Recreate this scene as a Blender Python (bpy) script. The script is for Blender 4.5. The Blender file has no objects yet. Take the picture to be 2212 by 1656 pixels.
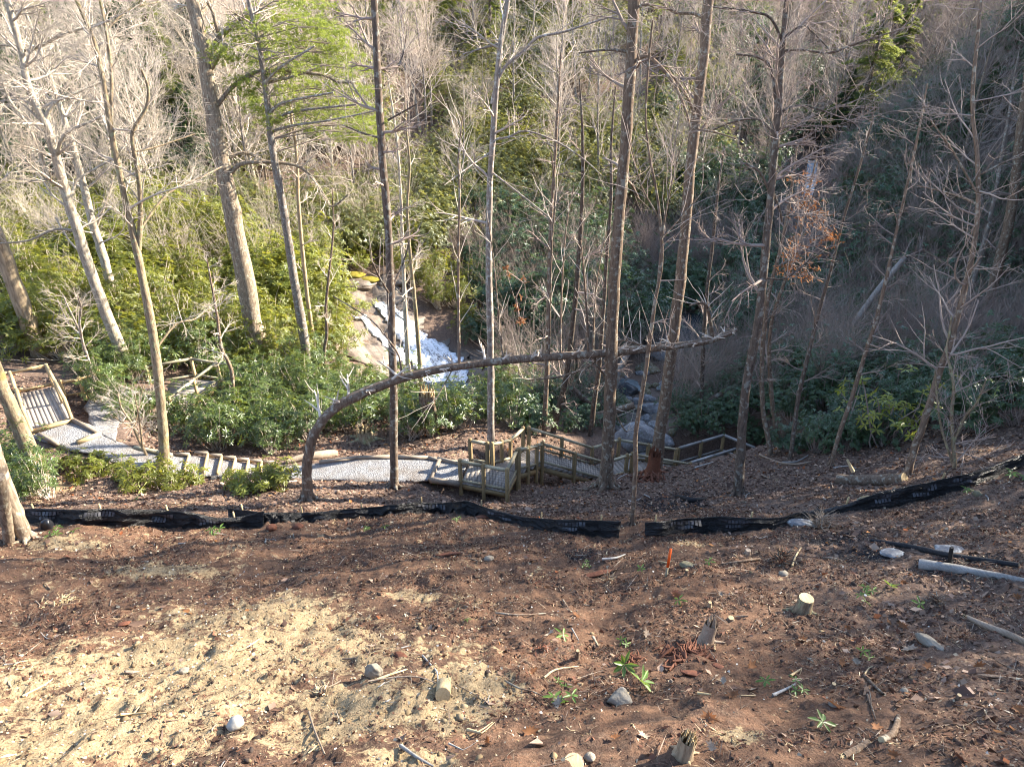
import bpy, math, random
import numpy as np
from mathutils import Vector, Quaternion, Matrix

S = bpy.context.scene
C = S.collection
PI = math.pi
RAD = math.radians
rnd = random.Random(7)
nrg = np.random.default_rng(7)

# ------------------------------------------------------------------ camera
PITCH = RAD(29.0)
cam_d = bpy.data.cameras.new('camera')
cam_d.lens = 24.0
cam_d.sensor_width = 36.0
cam_d.sensor_fit = 'HORIZONTAL'
cam_d.clip_start = 0.1
cam_d.clip_end = 2000.0
cam = bpy.data.objects.new('camera', cam_d)
C.objects.link(cam)
cam.location = (0, 0, 0)
cam.rotation_euler = (PI / 2 - PITCH, 0, 0)
S.camera = cam

# ------------------------------------------------------------------ sky and sun
SUN_EL, SUN_AZ = RAD(27.0), RAD(69.0)      # azimuth clockwise from +Y
SUN = Vector((math.sin(SUN_AZ) * math.cos(SUN_EL), math.cos(SUN_AZ) * math.cos(SUN_EL), math.sin(SUN_EL)))
world = bpy.data.worlds.new('World')
S.world = world
world.use_nodes = True
wn = world.node_tree.nodes
wn.clear()
wo = wn.new('ShaderNodeOutputWorld')
wb = wn.new('ShaderNodeBackground')
ws = wn.new('ShaderNodeTexSky')
ws.sky_type = 'NISHITA'
ws.sun_disc = False
ws.sun_elevation = SUN_EL
ws.sun_rotation = SUN_AZ
ws.altitude = 900
wb.inputs['Strength'].default_value = 0.13
world.node_tree.links.new(ws.outputs[0], wb.inputs[0])
world.node_tree.links.new(wb.outputs[0], wo.inputs[0])
sun_d = bpy.data.lights.new('sun', 'SUN')
sun_d.energy = 5.0
sun_d.angle = RAD(0.53)
sun_d.color = (1.0, 0.915, 0.77)
sun = bpy.data.objects.new('sun', sun_d)
C.objects.link(sun)
sun.location = (60, 20, 60)
sun.rotation_euler = (-SUN).to_track_quat('-Z', 'Y').to_euler()

S.view_settings.view_transform = 'Standard'
S.view_settings.look = 'None'
S.view_settings.exposure = 2.25
S.view_settings.gamma = 1.0
S.view_settings.use_curve_mapping = False
S.render.engine = 'CYCLES'
cy = S.cycles
cy.max_bounces = 5
cy.diffuse_bounces = 3
cy.glossy_bounces = 2
cy.transmission_bounces = 3
cy.transparent_max_bounces = 6
cy.pixel_filter_type = 'BLACKMAN_HARRIS'
cy.filter_width = 1.05
cy.use_denoising = True
cy.denoiser = 'OPENIMAGEDENOISE'
cy.denoising_prefilter = 'ACCURATE'
cy.sample_clamp_indirect = 6.0
cy.caustics_reflective = False
cy.caustics_refractive = False

# ------------------------------------------------------------------ photo geometry (pixels of a 2212 wide print)
FPX = 24.0 / 36.0 * 2212
CX, CY = 1106.0, 828.0
cp, sp = math.cos(PITCH), math.sin(PITCH)

def ray(u, v):
    a, b = (u - CX) / FPX, (CY - v) / FPX
    return (a, cp + b * sp, -sp + b * cp)

def atY(u, v, Y):
    d = ray(u, v)
    return (d[0] / d[1] * Y, Y, d[2] / d[1] * Y)

def atZ(u, v, z):
    d = ray(u, v)
    k = z / d[2]
    return (d[0] * k, d[1] * k, z)

def depth(p):
    return p[1] * cp - p[2] * sp

def proj(p):
    dd = max(depth(p), 1e-3)
    return (CX + FPX * p[0] / dd, CY - FPX * (p[1] * sp + p[2] * cp) / dd)

def mpp(p):
    return depth(p) / FPX

# ------------------------------------------------------------------ noise
_perm = np.random.default_rng(3).permutation(512)
_perm = np.concatenate([_perm, _perm])
_ang = np.random.default_rng(4).uniform(0, 2 * PI, 512)
_gx, _gy = np.cos(_ang), np.sin(_ang)

def perlin(x, y):
    xi = np.floor(x).astype(np.int64); yi = np.floor(y).astype(np.int64)
    xf = x - xi; yf = y - yi
    xi &= 511; yi &= 511
    x1 = (xi + 1) & 511; y1 = (yi + 1) & 511
    u = xf * xf * xf * (xf * (xf * 6 - 15) + 10)
    v = yf * yf * yf * (yf * (yf * 6 - 15) + 10)
    def g(ix, iy, dx, dy):
        h = _perm[_perm[ix] + iy]
        return _gx[h] * dx + _gy[h] * dy
    a = g(xi, yi, xf, yf); b = g(x1, yi, xf - 1, yf)
    c = g(xi, y1, xf, yf - 1); d = g(x1, y1, xf - 1, yf - 1)
    return (a + u * (b - a)) * (1 - v) + (c + u * (d - c)) * v

def fbm(x, y, s, octaves=4, gain=0.5):
    r = 0; a = 1.0; f = 1.0 / s
    for k in range(octaves):
        r = r + a * perlin(x * f + 17.3 * k, y * f + 9.1 * k)
        a *= gain; f *= 2.03
    return r

def smooth(a, b, x):
    t = np.clip((x - a) / (b - a), 0, 1)
    return t * t * (3 - 2 * t)

# ------------------------------------------------------------------ terrain height: thin plate spline through measured points
CPUV = [  # u, v, forward distance
    (1106, 1656, 4.2), (100, 1656, 4.3), (2100, 1656, 4.1), (1106, 1400, 7.3), (200, 1400, 7.4), (2000, 1400, 7.0),
    (1106, 1250, 10.0), (300, 1250, 10.0), (1900, 1250, 9.6), (1106, 1135, 12.8), (40, 1125, 13.1), (570, 1135, 12.9),
    (1700, 1130, 12.6), (2000, 1075, 13.6), (2205, 1008, 14.5), (100, 1062, 16.3), (660, 1082, 15.4), (855, 1052, 17.8), (1310, 1050, 18.8), (1230, 1035, 20.0), (1180, 1030, 20.0), (1090, 1072, 18.2), (1366, 1128, 13.0),
    (1594, 1065, 16.6), (1800, 1000, 18.4), (1960, 1025, 16.3),
    (200, 960, 20.5), (400, 1005, 19.6), (700, 1015, 19.6), (990, 1020, 19.5), (850, 975, 21.6), (600, 960, 22.2), (300, 930, 23.0),
    (100, 900, 21.5), (400, 830, 27.2), (85, 775, 27.0), (100, 640, 35.0), (100, 500, 45.0), (350, 400, 55.0), (50, 100, 75.0), (420, 120, 80.0),
    (600, 700, 37.0), (570, 780, 32.0), (690, 640, 43.0), (500, 560, 46.0),
    (750, 905, 25.0), (1000, 905, 26.0), (1110, 960, 22.5), (1150, 850, 32.0), (1300, 945, 26.5), (1370, 920, 30.5), (1450, 905, 29.0), (1420, 990, 22.5), (1550, 980, 22.6),
    (960, 835, 37.0), (860, 720, 40.5), (770, 640, 44.3), (1040, 790, 38.3), (880, 610, 47.0),
    (1380, 830, 36.0), (1490, 715, 44.7), (1600, 760, 40.0), (1700, 640, 49.5), (2180, 690, 42.0), (1740, 560, 57.0), (1755, 370, 85.0),
    (1850, 800, 29.0), (2000, 900, 22.0), (2150, 800, 27.0), (1700, 900, 25.5), (1620, 860, 30.0),
    (1106, 560, 55.0), (1106, 400, 67.0), (1106, 200, 85.0), (1106, 60, 104.0), (800, 300, 72.0), (1500, 450, 66.0), (1500, 200, 88.0),
    (2000, 520, 50.0), (2150, 300, 57.0), (2200, 100, 62.0), (1950, 330, 76.0), (1700, 120, 108.0),
]
CPXYZ = [
    (0, 0, -4.7), (0, -20, 4.5), (-28, 0, -5.6), (-22, 9, -9.0), (22, 3, -3.8), (20, 10, -6.8), (32, 18, -5.0), (34, 30, -10.0),
    (46, 22, 2.0), (58, 40, 11.0), (60, 55, 13.0), (68, 78, 13.0), (100, 60, 26.0), (100, 20, 22.0), (60, -10, 14.0), (100, 110, 16.0),
    (50, 110, -14.0), (66, 150, -8.0), (90, 200, 2.0), (140, 260, 22.0), (40, 150, 6.0), (60, 250, 26.0),
    (0, 135, 10.0), (0, 190, 30.0), (-60, 105, 6.0), (-110, 80, 16.0), (-100, 30, 2.0), (-60, 12, -11.0), (-60, -15, -3.0), (-60, 45, -8.5),
    (0, 290, 58.0), (-110, 190, 40.0), (-130, -25, 5.0), (140, -25, 30.0), (140, 120, 34.0), (-130, 290, 62.0),
]
_c = [atY(*k) for k in CPUV] + CPXYZ
_c = np.array(_c, float)

def _tps_fit(P, lam=0.6):
    n = len(P)
    d2 = ((P[:, None, :2] - P[None, :, :2]) ** 2).sum(-1)
    K = 0.5 * d2 * np.log(d2 + 1e-9) + lam * np.eye(n)
    A = np.zeros((n + 3, n + 3)); A[:n, :n] = K
    Q = np.c_[np.ones(n), P[:, :2]]
    A[:n, n:] = Q; A[n:, :n] = Q.T
    return np.linalg.solve(A, np.r_[P[:, 2], 0, 0, 0])
_w = _tps_fit(_c)

def base_height(x, y):
    out = _w[-3] + _w[-2] * x + _w[-1] * y
    for k in range(len(_c)):
        d2 = (x - _c[k, 0]) ** 2 + (y - _c[k, 1]) ** 2
        out = out + _w[k] * 0.5 * d2 * np.log(d2 + 1e-9)
    return out

def axis(lo, f0, f1, hi, h, g=1.05, cap=1.6):
    mid = list(np.arange(f0, f1, h))
    up = []; s = h; x = mid[-1]
    while x < hi:
        s = min(s * g, cap); x += s; up.append(x)
    dn = []; s = h; x = f0
    while x > lo:
        s = min(s * g, cap); x -= s; dn.append(x)
    return np.array(dn[::-1] + mid + up)
GX = axis(-135, -9.0, 10.5, 145, 0.065)
GY = axis(-28, 2.6, 17.0, 300, 0.065)

# trail: pairs of far and near edge pixels with the height of the tread
TRAIL = [((1016, 992), (985, 1045), -14.56), ((930, 993), (930, 1037), -14.52), ((850, 990), (850, 1039), -14.5), ((770, 990), (760, 1037), -14.47),
         ((700, 998), (690, 1036), -14.44), ((640, 1006), (625, 1034), -14.4), ((580, 1004), (570, 1032), -14.32), ((450, 986), (440, 1027), -14.0),
         ((370, 983), (365, 1024), -13.8), ((300, 972), (285, 1010), -13.6), ((240, 948), (205, 985), -13.35), ((195, 918), (110, 958), -13.12), ((158, 908), (69, 940), -13.02)]
SPUR = [((250, 955), (205, 930), -13.38), ((262, 905), (185, 885), -13.6), ((290, 870), (205, 850), -13.95), ((350, 862), (255, 832), -14.5)]
LOWPAD = [((1735, 875), (1755, 930), -15.6), ((1785, 858), (1815, 925), -15.5), ((1835, 858), (1875, 915), -15.3)]

def ribbon_edges(tr):
    A = np.array([atZ(a[0], a[1], z) for a, b, z in tr]); B = np.array([atZ(b[0], b[1], z) for a, b, z in tr])
    return A, B
def densify(A, k=6):
    out = []
    n = len(A)
    for i in range(n - 1):
        p0 = A[max(i - 1, 0)]; p1 = A[i]; p2 = A[i + 1]; p3 = A[min(i + 2, n - 1)]
        for j in range(k):
            t = j / k
            out.append(0.5 * (2 * p1 + (p2 - p0) * t + (2 * p0 - 5 * p1 + 4 * p2 - p3) * t * t + (3 * p1 - p0 - 3 * p2 + p3) * t ** 3))
    out.append(A[-1])
    return np.array(out)

def seg_field(X, Y, pts):
    """distance to polyline and height along it"""
    best = np.full(X.shape, 1e9); zz = np.zeros(X.shape)
    for a, b in zip(pts[:-1], pts[1:]):
        dx, dy = b[0] - a[0], b[1] - a[1]
        L2 = dx * dx + dy * dy + 1e-9
        t = np.clip(((X - a[0]) * dx + (Y - a[1]) * dy) / L2, 0, 1)
        d = np.hypot(X - a[0] - t * dx, Y - a[1] - t * dy)
        z = a[2] + t * (b[2] - a[2])
        m = d < best
        best = np.where(m, d, best); zz = np.where(m, z, zz)
    return best, zz

POOL_C, POOL_Z = atY(1485, 716, 44.5), None
POOL_Z = POOL_C[2] + 0.15
MX, MY = np.meshgrid(GX, GY, indexing='ij')
Z = base_height(MX, MY)
near = 1 - smooth(18, 40, MY)
Z = Z + fbm(MX, MY, 3.0, 3) * 0.24 * (0.5 + 0.5 * near) + fbm(MX + 40, MY, 12.0, 3) * 0.5 * (1 - near) * smooth(20, 60, np.hypot(MX, MY - 10))
Z = Z + near * (fbm(MX, MY + 90, 1.1, 4, 0.6) * 0.12 + np.abs(fbm(MX + 11, MY, 0.42, 4, 0.7)) * 0.085 + np.maximum(fbm(MX + 5, MY + 31, 0.22, 2, 0.6) - .15, 0) * 0.11 - 0.04)
Z = Z + smooth(2.5, 0.5, MX) * smooth(9.5, 7.5, MY) * (np.abs(fbm(MX + 70, MY, 0.55, 3, 0.6)) * 0.12 - 0.04)
for tr, wd in ((TRAIL, 0.62), (SPUR, 0.6), (LOWPAD, 0.9)):
    A, B = ribbon_edges(tr)
    d, zt = seg_field(MX, MY, (A + B) / 2)
    k = smooth(wd + 0.9, wd, d)
    Z = Z * (1 - k) + (zt - 0.09) * k
# the ground drops away under the stairs
STAIR = np.array([(-1.0, 19.4, -15.05), (.0, 20.2, -15.35), (.5, 21.4, -16.1), (2.0, 22.4, -17.1), (3.6, 23.0, -18.0), (4.8, 23.6, -18.1), (7.4, 24.6, -19.3), (10.5, 25.6, -19.6)])
d, zt = seg_field(MX, MY, STAIR)
k = smooth(2.6, 1.0, d)
Z = np.where(Z > zt, Z * (1 - k) + zt * k, Z)
pd = np.hypot((MX - POOL_C[0]) / 3.2, (MY - POOL_C[1]) / 2.6)
Z = np.where(pd < 1.35, np.minimum(Z, POOL_Z - 0.5 + 0.9 * smooth(0.85, 1.35, pd)), Z)

def gz(x, y):
    i = min(max(int(np.searchsorted(GX, x)) - 1, 0), len(GX) - 2); j = min(max(int(np.searchsorted(GY, y)) - 1, 0), len(GY) - 2)
    tx = (x - GX[i]) / (GX[i + 1] - GX[i]); ty = (y - GY[j]) / (GY[j + 1] - GY[j])
    return float(Z[i, j] * (1 - tx) * (1 - ty) + Z[i + 1, j] * tx * (1 - ty) + Z[i, j + 1] * (1 - tx) * ty + Z[i + 1, j + 1] * tx * ty)
def gza(x, y):
    i = np.clip(np.searchsorted(GX, x) - 1, 0, len(GX) - 2); j = np.clip(np.searchsorted(GY, y) - 1, 0, len(GY) - 2)
    tx = (x - GX[i]) / (GX[i + 1] - GX[i]); ty = (y - GY[j]) / (GY[j + 1] - GY[j])
    return Z[i, j] * (1 - tx) * (1 - ty) + Z[i + 1, j] * tx * (1 - ty) + Z[i, j + 1] * (1 - tx) * ty + Z[i + 1, j + 1] * tx * ty
_ts = np.concatenate([np.arange(3, 30, 0.05), np.arange(30, 260, 0.2)])
def at(u, v):
    d = ray(u, v)
    d = np.array(d) / math.sqrt(d[0] ** 2 + d[1] ** 2 + d[2] ** 2)
    P = _ts[:, None] * d[None]
    below = P[:, 2] < gza(P[:, 0], P[:, 1])
    if not below.any():
        return tuple(P[-1])
    k = int(np.argmax(below))
    a, b = _ts[max(k - 1, 0)], _ts[k]
    for _ in range(12):
        m = (a + b) / 2; q = m * d
        if q[2] < gz(q[0], q[1]): b = m
        else: a = m
    return tuple(float(c) for c in b * d)

# ------------------------------------------------------------------ material helpers
class NT:
    def __init__(s, name):
        s.m = bpy.data.materials.new(name); s.m.use_nodes = True
        s.t = s.m.node_tree; s.t.nodes.clear()
        s.out = s.t.nodes.new('ShaderNodeOutputMaterial')
    def n(s, typ, **kw):
        nd = s.t.nodes.new('ShaderNode' + typ)
        for k, v in kw.items():
            if k.startswith('i_'):
                s.put(nd.inputs[k[2:].replace('_', ' ')], v)
            else:
                setattr(nd, k, v)
        return nd
    def put(s, sock, v):
        if hasattr(v, 'is_output') or hasattr(v, 'links'):
            s.t.links.new(v, sock)
        else:
            sock.default_value = v
    def co(s, scale=(1, 1, 1), kind='Object'):
        tc = s.n('TexCoord'); mp = s.n('Mapping'); mp.inputs['Scale'].default_value = scale
        s.t.links.new(tc.outputs[kind], mp.inputs['Vector']); return mp.outputs[0]
    def pos(s, scale=(1, 1, 1)):
        g = s.n('NewGeometry'); mp = s.n('Mapping'); mp.inputs['Scale'].default_value = scale
        s.t.links.new(g.outputs['Position'], mp.inputs['Vector']); return mp.outputs[0]
    def noise(s, vec, scale, detail=4, rough=0.6, dist=0.0):
        nd = s.n('TexNoise'); s.put(nd.inputs['Vector'], vec)
        nd.inputs['Scale'].default_value = scale; nd.inputs['Detail'].default_value = detail
        nd.inputs['Roughness'].default_value = rough; nd.inputs['Distortion'].default_value = dist
        return nd.outputs['Fac']
    def ramp(s, fac, stops):
        r = s.n('ValToRGB'); s.put(r.inputs[0], fac); e = r.color_ramp.elements
        while len(e) < len(stops): e.new(0.5)
        for k, (p, c) in enumerate(stops):
            e[k].position = p; e[k].color = (c, c, c, 1) if not isinstance(c, tuple) else (c + (1,))
        return r.outputs[0]
    def mix(s, fac, a, b, mode='MIX'):
        m = s.n('MixRGB', blend_type=mode)
        for k, v in ((0, fac), (1, a), (2, b)):
            if isinstance(v, tuple) and len(v) == 3: v = v + (1,)
            s.put(m.inputs[k], v)
        return m.outputs[0]
    def math(s, op, a, b=0.0):
        m = s.n('Math', operation=op); s.put(m.inputs[0], a); s.put(m.inputs[1], b); return m.outputs[0]
    def attr(s, name, out='Fac'):
        a = s.n('Attribute', attribute_name=name); return a.outputs[out]
    def rand(s):
        return s.n('ObjectInfo').outputs['Random']
    def bump(s, h, strength=0.5, dist=0.05):
        b = s.n('Bump'); s.put(b.inputs['Height'], h); b.inputs['Strength'].default_value = strength; b.inputs['Distance'].default_value = dist
        return b.outputs[0]
    def bsdf(s, col, rough=0.8, spec=0.3, normal=None, trans=0.0, tcol=None, metal=0.0):
        b = s.n('BsdfPrincipled')
        if isinstance(col, tuple) and len(col) == 3: col = col + (1,)
        s.put(b.inputs['Base Color'], col); s.put(b.inputs['Roughness'], rough); s.put(b.inputs['Specular IOR Level'], spec)
        b.inputs['Metallic'].default_value = metal
        if normal is not None: s.t.links.new(normal, b.inputs['Normal'])
        o = b.outputs[0]
        if trans:
            t = s.n('BsdfTranslucent'); s.put(t.inputs[0], tcol if tcol is not None else col)
            mx = s.n('MixShader'); s.put(mx.inputs[0], trans); s.t.links.new(o, mx.inputs[1]); s.t.links.new(t.outputs[0], mx.inputs[2]); o = mx.outputs[0]
        s.t.links.new(o, s.out.inputs[0]); return s.m

M = {}
def bark(name, dark, light, lichen=0.0, lcol=(0.42, 0.44, 0.36), sc=1.0, moss=0.0):
    t = NT(name)
    v = t.co((9 * sc, 9 * sc, 1.6 * sc)); v2 = t.co((1, 1, 1))
    a = t.noise(v, 2.2, 5, 0.68, 0.4)
    big = t.noise(v2, 1.1, 3)
    c = t.mix(t.ramp(a, [(0.34, 0.0), (0.62, 1.0)]), dark, light)
    c = t.mix(t.ramp(big, [(0.35, 0.0), (0.7, 0.55)]), c, tuple(0.55 * x for x in light))
    if lichen:
        l = t.noise(v2, 7.0, 4, 0.6)
        c = t.mix(t.ramp(l, [(0.6 - lichen * 0.12, 0.0), (0.66 - lichen * 0.1, 0.8)]), c, lcol)
    if moss:
        g = t.noise(v2, 2.4, 3, 0.6)
        c = t.mix(t.ramp(g, [(0.55, 0.0), (0.68, moss)]), c, (0.17, 0.15, 0.03))
    rv = t.rand()
    c = t.mix(1.0, c, t.ramp(rv, [(0.0, 0.78), (1.0, 1.15)]), 'MULTIPLY')
    M[name] = t.bsdf(c, 0.9, 0.15, t.bump(a, 0.7, 0.03))
bark('bark_oak', (0.10, 0.07, 0.05), (0.36, 0.28, 0.20), 0.3, (0.40, 0.37, 0.28))
bark('bark_pale', (0.22, 0.17, 0.12), (0.56, 0.47, 0.36), 0.4, (0.5, 0.47, 0.36), moss=0.25)
bark('bark_mossy', (0.13, 0.09, 0.055), (0.40, 0.31, 0.20), 0.5, (0.34, 0.34, 0.2), moss=0.6)
bark('bark_dark', (0.05, 0.037, 0.03), (0.19, 0.14, 0.105), 0.45, (0.27, 0.26, 0.22))
bark('bark_brown', (0.09, 0.06, 0.042), (0.26, 0.185, 0.13), 0.45, (0.36, 0.33, 0.26))
bark('bark_bare', (0.20, 0.14, 0.085), (0.52, 0.40, 0.26), 0.0, moss=0.2, sc=0.6)
bark('bark_grey', (0.14, 0.11, 0.09), (0.36, 0.30, 0.25), 0.5, (0.46, 0.46, 0.41))

def twigmat(name, a, b):
    t = NT(name); r = t.rand(); v = t.pos((1, 1, 1))
    c = t.mix(t.ramp(t.noise(v, 0.35, 3), [(0.3, 0.0), (0.7, 1.0)]), a, b)
    c = t.mix(1.0, c, t.ramp(r, [(0.0, 0.75), (1.0, 1.2)]), 'MULTIPLY')
    M[name] = t.bsdf(c, 0.85, 0.15)
twigmat('twig_pale', (0.56, 0.48, 0.39), (0.46, 0.38, 0.30))
twigmat('twig_pink', (0.50, 0.40, 0.34), (0.43, 0.37, 0.29))
twigmat('twig_brown', (0.27, 0.20, 0.17), (0.36, 0.29, 0.235))

def leafmat(name, a, b, tr, tcol, rough=0.38, spec=0.5):
    t = NT(name); v = t.pos((1, 1, 1))
    n1 = t.noise(v, 0.9, 3); n2 = t.noise(v, 9.0, 2)
    c = t.mix(t.ramp(n1, [(0.3, 0.0), (0.7, 1.0)]), a, b)
    c = t.mix(1.0, c, t.ramp(n2, [(0.3, 0.6), (0.7, 1.35)]), 'MULTIPLY')
    c = t.mix(1.0, c, t.ramp(t.rand(), [(0.0, 0.8), (1.0, 1.2)]), 'MULTIPLY')
    k = t.mix(t.ramp(n1, [(0.3, 0.0), (0.7, 1.0)]), tcol, tuple(x * 0.7 for x in tcol))
    M[name] = t.bsdf(c, rough, spec, None, tr, k)
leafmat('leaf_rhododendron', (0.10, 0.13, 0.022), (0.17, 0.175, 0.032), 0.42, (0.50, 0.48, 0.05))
leafmat('leaf_shaded_tone', (0.045, 0.085, 0.038), (0.075, 0.115, 0.042), 0.28, (0.14, 0.22, 0.05))  # shaded copy of rhododendron leaf, shade put into colour; dark hemlocks too
leafmat('leaf_broad', (0.060, 0.10, 0.024), (0.10, 0.13, 0.03), 0.30, (0.30, 0.34, 0.04), 0.30, 0.6)
leafmat('leaf_sprout', (0.10, 0.19, 0.03), (0.15, 0.24, 0.045), 0.35, (0.30, 0.42, 0.06))
leafmat('leaf_yellow', (0.20, 0.23, 0.03), (0.28, 0.27, 0.04), 0.4, (0.5, 0.5, 0.06))
leafmat('leaf_laurel', (0.11, 0.13, 0.045), (0.18, 0.18, 0.065), 0.42, (0.46, 0.44, 0.09), 0.33, 0.6)
leafmat('needle_pine', (0.135, 0.18, 0.034), (0.19, 0.225, 0.045), 0.45, (0.48, 0.54, 0.09), 0.5, 0.3)
leafmat('needle_hemlock', (0.07, 0.11, 0.04), (0.12, 0.15, 0.05), 0.5, (0.46, 0.50, 0.12), 0.5, 0.3)
leafmat('leaf_dead', (0.20, 0.085, 0.035), (0.27, 0.13, 0.06), 0.3, (0.4, 0.16, 0.06), 0.7, 0.2)

t = NT('ground'); v = t.pos()
n1 = t.noise(v, 0.8, 5, 0.62); n2 = t.noise(v, 4.5, 5, 0.65); n3 = t.noise(v, 30, 4, 0.7); n4 = t.noise(v, 13, 5, 0.7)
hum = t.mix(t.ramp(n1, [(0.35, 0.0), (0.65, 1.0)]), (0.062, 0.040, 0.031), (0.135, 0.072, 0.045))
hum = t.mix(t.ramp(n4, [(0.45, 0.0), (0.75, 0.9)]), hum, (0.17, 0.115, 0.08))
leafy = t.mix(t.ramp(n4, [(0.35, 0.0), (0.7, 1.0)]), (0.085, 0.055, 0.042), (0.235, 0.165, 0.125))
rk = t.noise(t.pos((0.45, 1.9, 1.2)), 1.6, 4, 0.6, 0.4)
hum = t.mix(t.ramp(rk, [(0.42, 0.0), (0.62, 0.75)]), hum, (0.185, 0.105, 0.065))
hum = t.mix(t.ramp(t.noise(t.pos((0.5, 1.6, 1)), 2.9, 4), [(0.55, 0.0), (0.72, 0.8)]), hum, (0.035, 0.024, 0.02))
c = t.mix(t.attr('leafy'), hum, leafy)
sand = t.mix(t.ramp(n2, [(0.3, 0.0), (0.7, 1.0)]), (0.225, 0.16, 0.09), (0.36, 0.27, 0.16))
sandm = t.math('ADD', t.attr('sand'), t.math('MULTIPLY', t.math('SUBTRACT', n1, 0.5), 1.7))
sandm = t.math('ADD', sandm, t.math('MULTIPLY', t.math('SUBTRACT', n2, 0.5), 1.9))
sandm = t.math('ADD', sandm, t.math('MULTIPLY', t.math('SUBTRACT', n4, 0.5), 1.3))
c = t.mix(t.ramp(sandm, [(0.42, 0.0), (0.62, 1.0)]), c, sand)
burn = t.math('ADD', t.attr('burn'), t.math('MULTIPLY', t.math('SUBTRACT', n2, 0.5), 0.9))
c = t.mix(t.ramp(burn, [(0.45, 0.0), (0.7, 0.92)]), c, t.mix(t.ramp(n3, [(0.5, 0.0), (0.75, 1.0)]), (0.014, 0.014, 0.016), (0.10, 0.10, 0.105)))
c = t.mix(t.attr('rock'), c, t.mix(t.ramp(n2, [(0.35, 0.0), (0.65, 1.0)]), (0.10, 0.085, 0.07), (0.24, 0.21, 0.18)))
c = t.mix(1.0, c, t.ramp(n3, [(0.25, 0.55), (0.75, 1.35)]), 'MULTIPLY')
h = t.math('ADD', t.math('MULTIPLY', n4, 0.7), t.math('MULTIPLY', n3, 0.4))
M['ground'] = t.bsdf(c, 0.95, 0.1, t.bump(h, 0.9, 0.06))

t = NT('gravel'); v = t.pos()
vo = t.n('TexVoronoi'); t.put(vo.inputs['Vector'], v); vo.inputs['Scale'].default_value = 32
c = t.mix(t.ramp(vo.outputs['Color'], [(0.1, 0.0), (0.9, 1.0)]), (0.13, 0.13, 0.135), (0.34, 0.335, 0.335))
c = t.mix(t.ramp(t.noise(v, 1.6, 4), [(0.40, 0.0), (0.72, 0.7)]), c, (0.15, 0.115, 0.085))
M['gravel'] = t.bsdf(c, 0.9, 0.2, t.bump(vo.outputs['Distance'], 0.9, 0.03))

def timber(name, a, b, stain=0.0):
    t = NT(name); v = t.co((6, 6, 6)); w = t.co((1, 1, 1))
    g = t.noise(t.co((14, 2.2, 14)), 3, 4, 0.6, 0.6)
    c = t.mix(t.ramp(g, [(0.3, 0.0), (0.7, 1.0)]), a, b)
    c = t.mix(t.ramp(t.noise(w, 2.5, 4), [(0.45, 0.0), (0.7, 0.5)]), c, tuple(x * 0.55 for x in a))
    c = t.mix(1.0, c, t.ramp(t.rand(), [(0.0, 0.8), (1.0, 1.2)]), 'MULTIPLY')
    M[name] = t.bsdf(c, 0.75, 0.25, t.bump(g, 0.35, 0.01))
timber('timber_post', (0.20, 0.135, 0.065), (0.33, 0.24, 0.12))
timber('timber_rail', (0.25, 0.21, 0.135), (0.40, 0.355, 0.24))
timber('timber_deck', (0.22, 0.19, 0.16), (0.33, 0.29, 0.25))
timber('timber_fresh', (0.38, 0.255, 0.115), (0.54, 0.40, 0.22))
timber('timber_edge', (0.20, 0.155, 0.115), (0.32, 0.26, 0.20))
timber('cut_wood', (0.36, 0.26, 0.14), (0.54, 0.42, 0.25))
timber('old_wood', (0.22, 0.16, 0.11), (0.40, 0.31, 0.23))
timber('red_rot', (0.10, 0.038, 0.022), (0.22, 0.085, 0.045))
timber('charred', (0.008, 0.008, 0.009), (0.03, 0.03, 0.033))
timber('grey_wood', (0.22, 0.205, 0.185), (0.40, 0.375, 0.345))

t = NT('wire'); M['wire'] = t.bsdf((0.03, 0.03, 0.03), 0.5, 0.5)
t = NT('fabric'); v = t.pos(); w = t.noise(v, 3.0, 4)
g = t.noise(t.pos((40, 40, 260)), 1.0, 2)
M['fabric'] = t.bsdf(t.mix(t.ramp(w, [(0.4, 0.0), (0.75, 1.0)]), (0.005, 0.005, 0.006), (0.012, 0.011, 0.011)), 0.33, 0.5, t.bump(t.math('ADD', t.math('MULTIPLY', g, 0.5), t.math('MULTIPLY', t.noise(t.pos((1.6, 1.6, 9)), 1.5, 4, 0.6, 1.0), 3.0)), 0.9, 0.05))
t = NT('print'); v = t.co((1, 1, 1)); w = t.noise(v, 6.0, 4)
M['print'] = t.bsdf(t.mix(t.ramp(w, [(0.35, 0.0), (0.7, 1.0)]), (0.008, 0.008, 0.01), (0.10, 0.10, 0.11)), 0.5, 0.4)

def rockmat(name, a, b, lich, rough=0.85):
    t = NT(name); v = t.co(); n1 = t.noise(v, 2.0, 6, 0.65); n2 = t.noise(v, 9.0, 5, 0.7)
    c = t.mix(t.ramp(n1, [(0.35, 0.0), (0.65, 1.0)]), a, b)
    c = t.mix(t.ramp(n2, [(0.56, 0.0), (0.64, lich)]), c, (0.42, 0.43, 0.41))
    c = t.mix(t.ramp(t.noise(v, 3.3, 4), [(0.58, 0.0), (0.68, lich * 0.6)]), c, (0.055, 0.065, 0.03))
    M[name] = t.bsdf(c, rough, 0.3, t.bump(n2, 0.6, 0.05))
rockmat('rock_grey', (0.13, 0.125, 0.125), (0.30, 0.29, 0.285), 0.8)
rockmat('rock_tan', (0.17, 0.145, 0.11), (0.33, 0.285, 0.225), 0.2)
rockmat('rock_wet', (0.015, 0.018, 0.022), (0.05, 0.055, 0.06), 0.0, 0.3)
rockmat('rock_mossy', (0.12, 0.105, 0.06), (0.22, 0.19, 0.12), 0.7)

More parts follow.
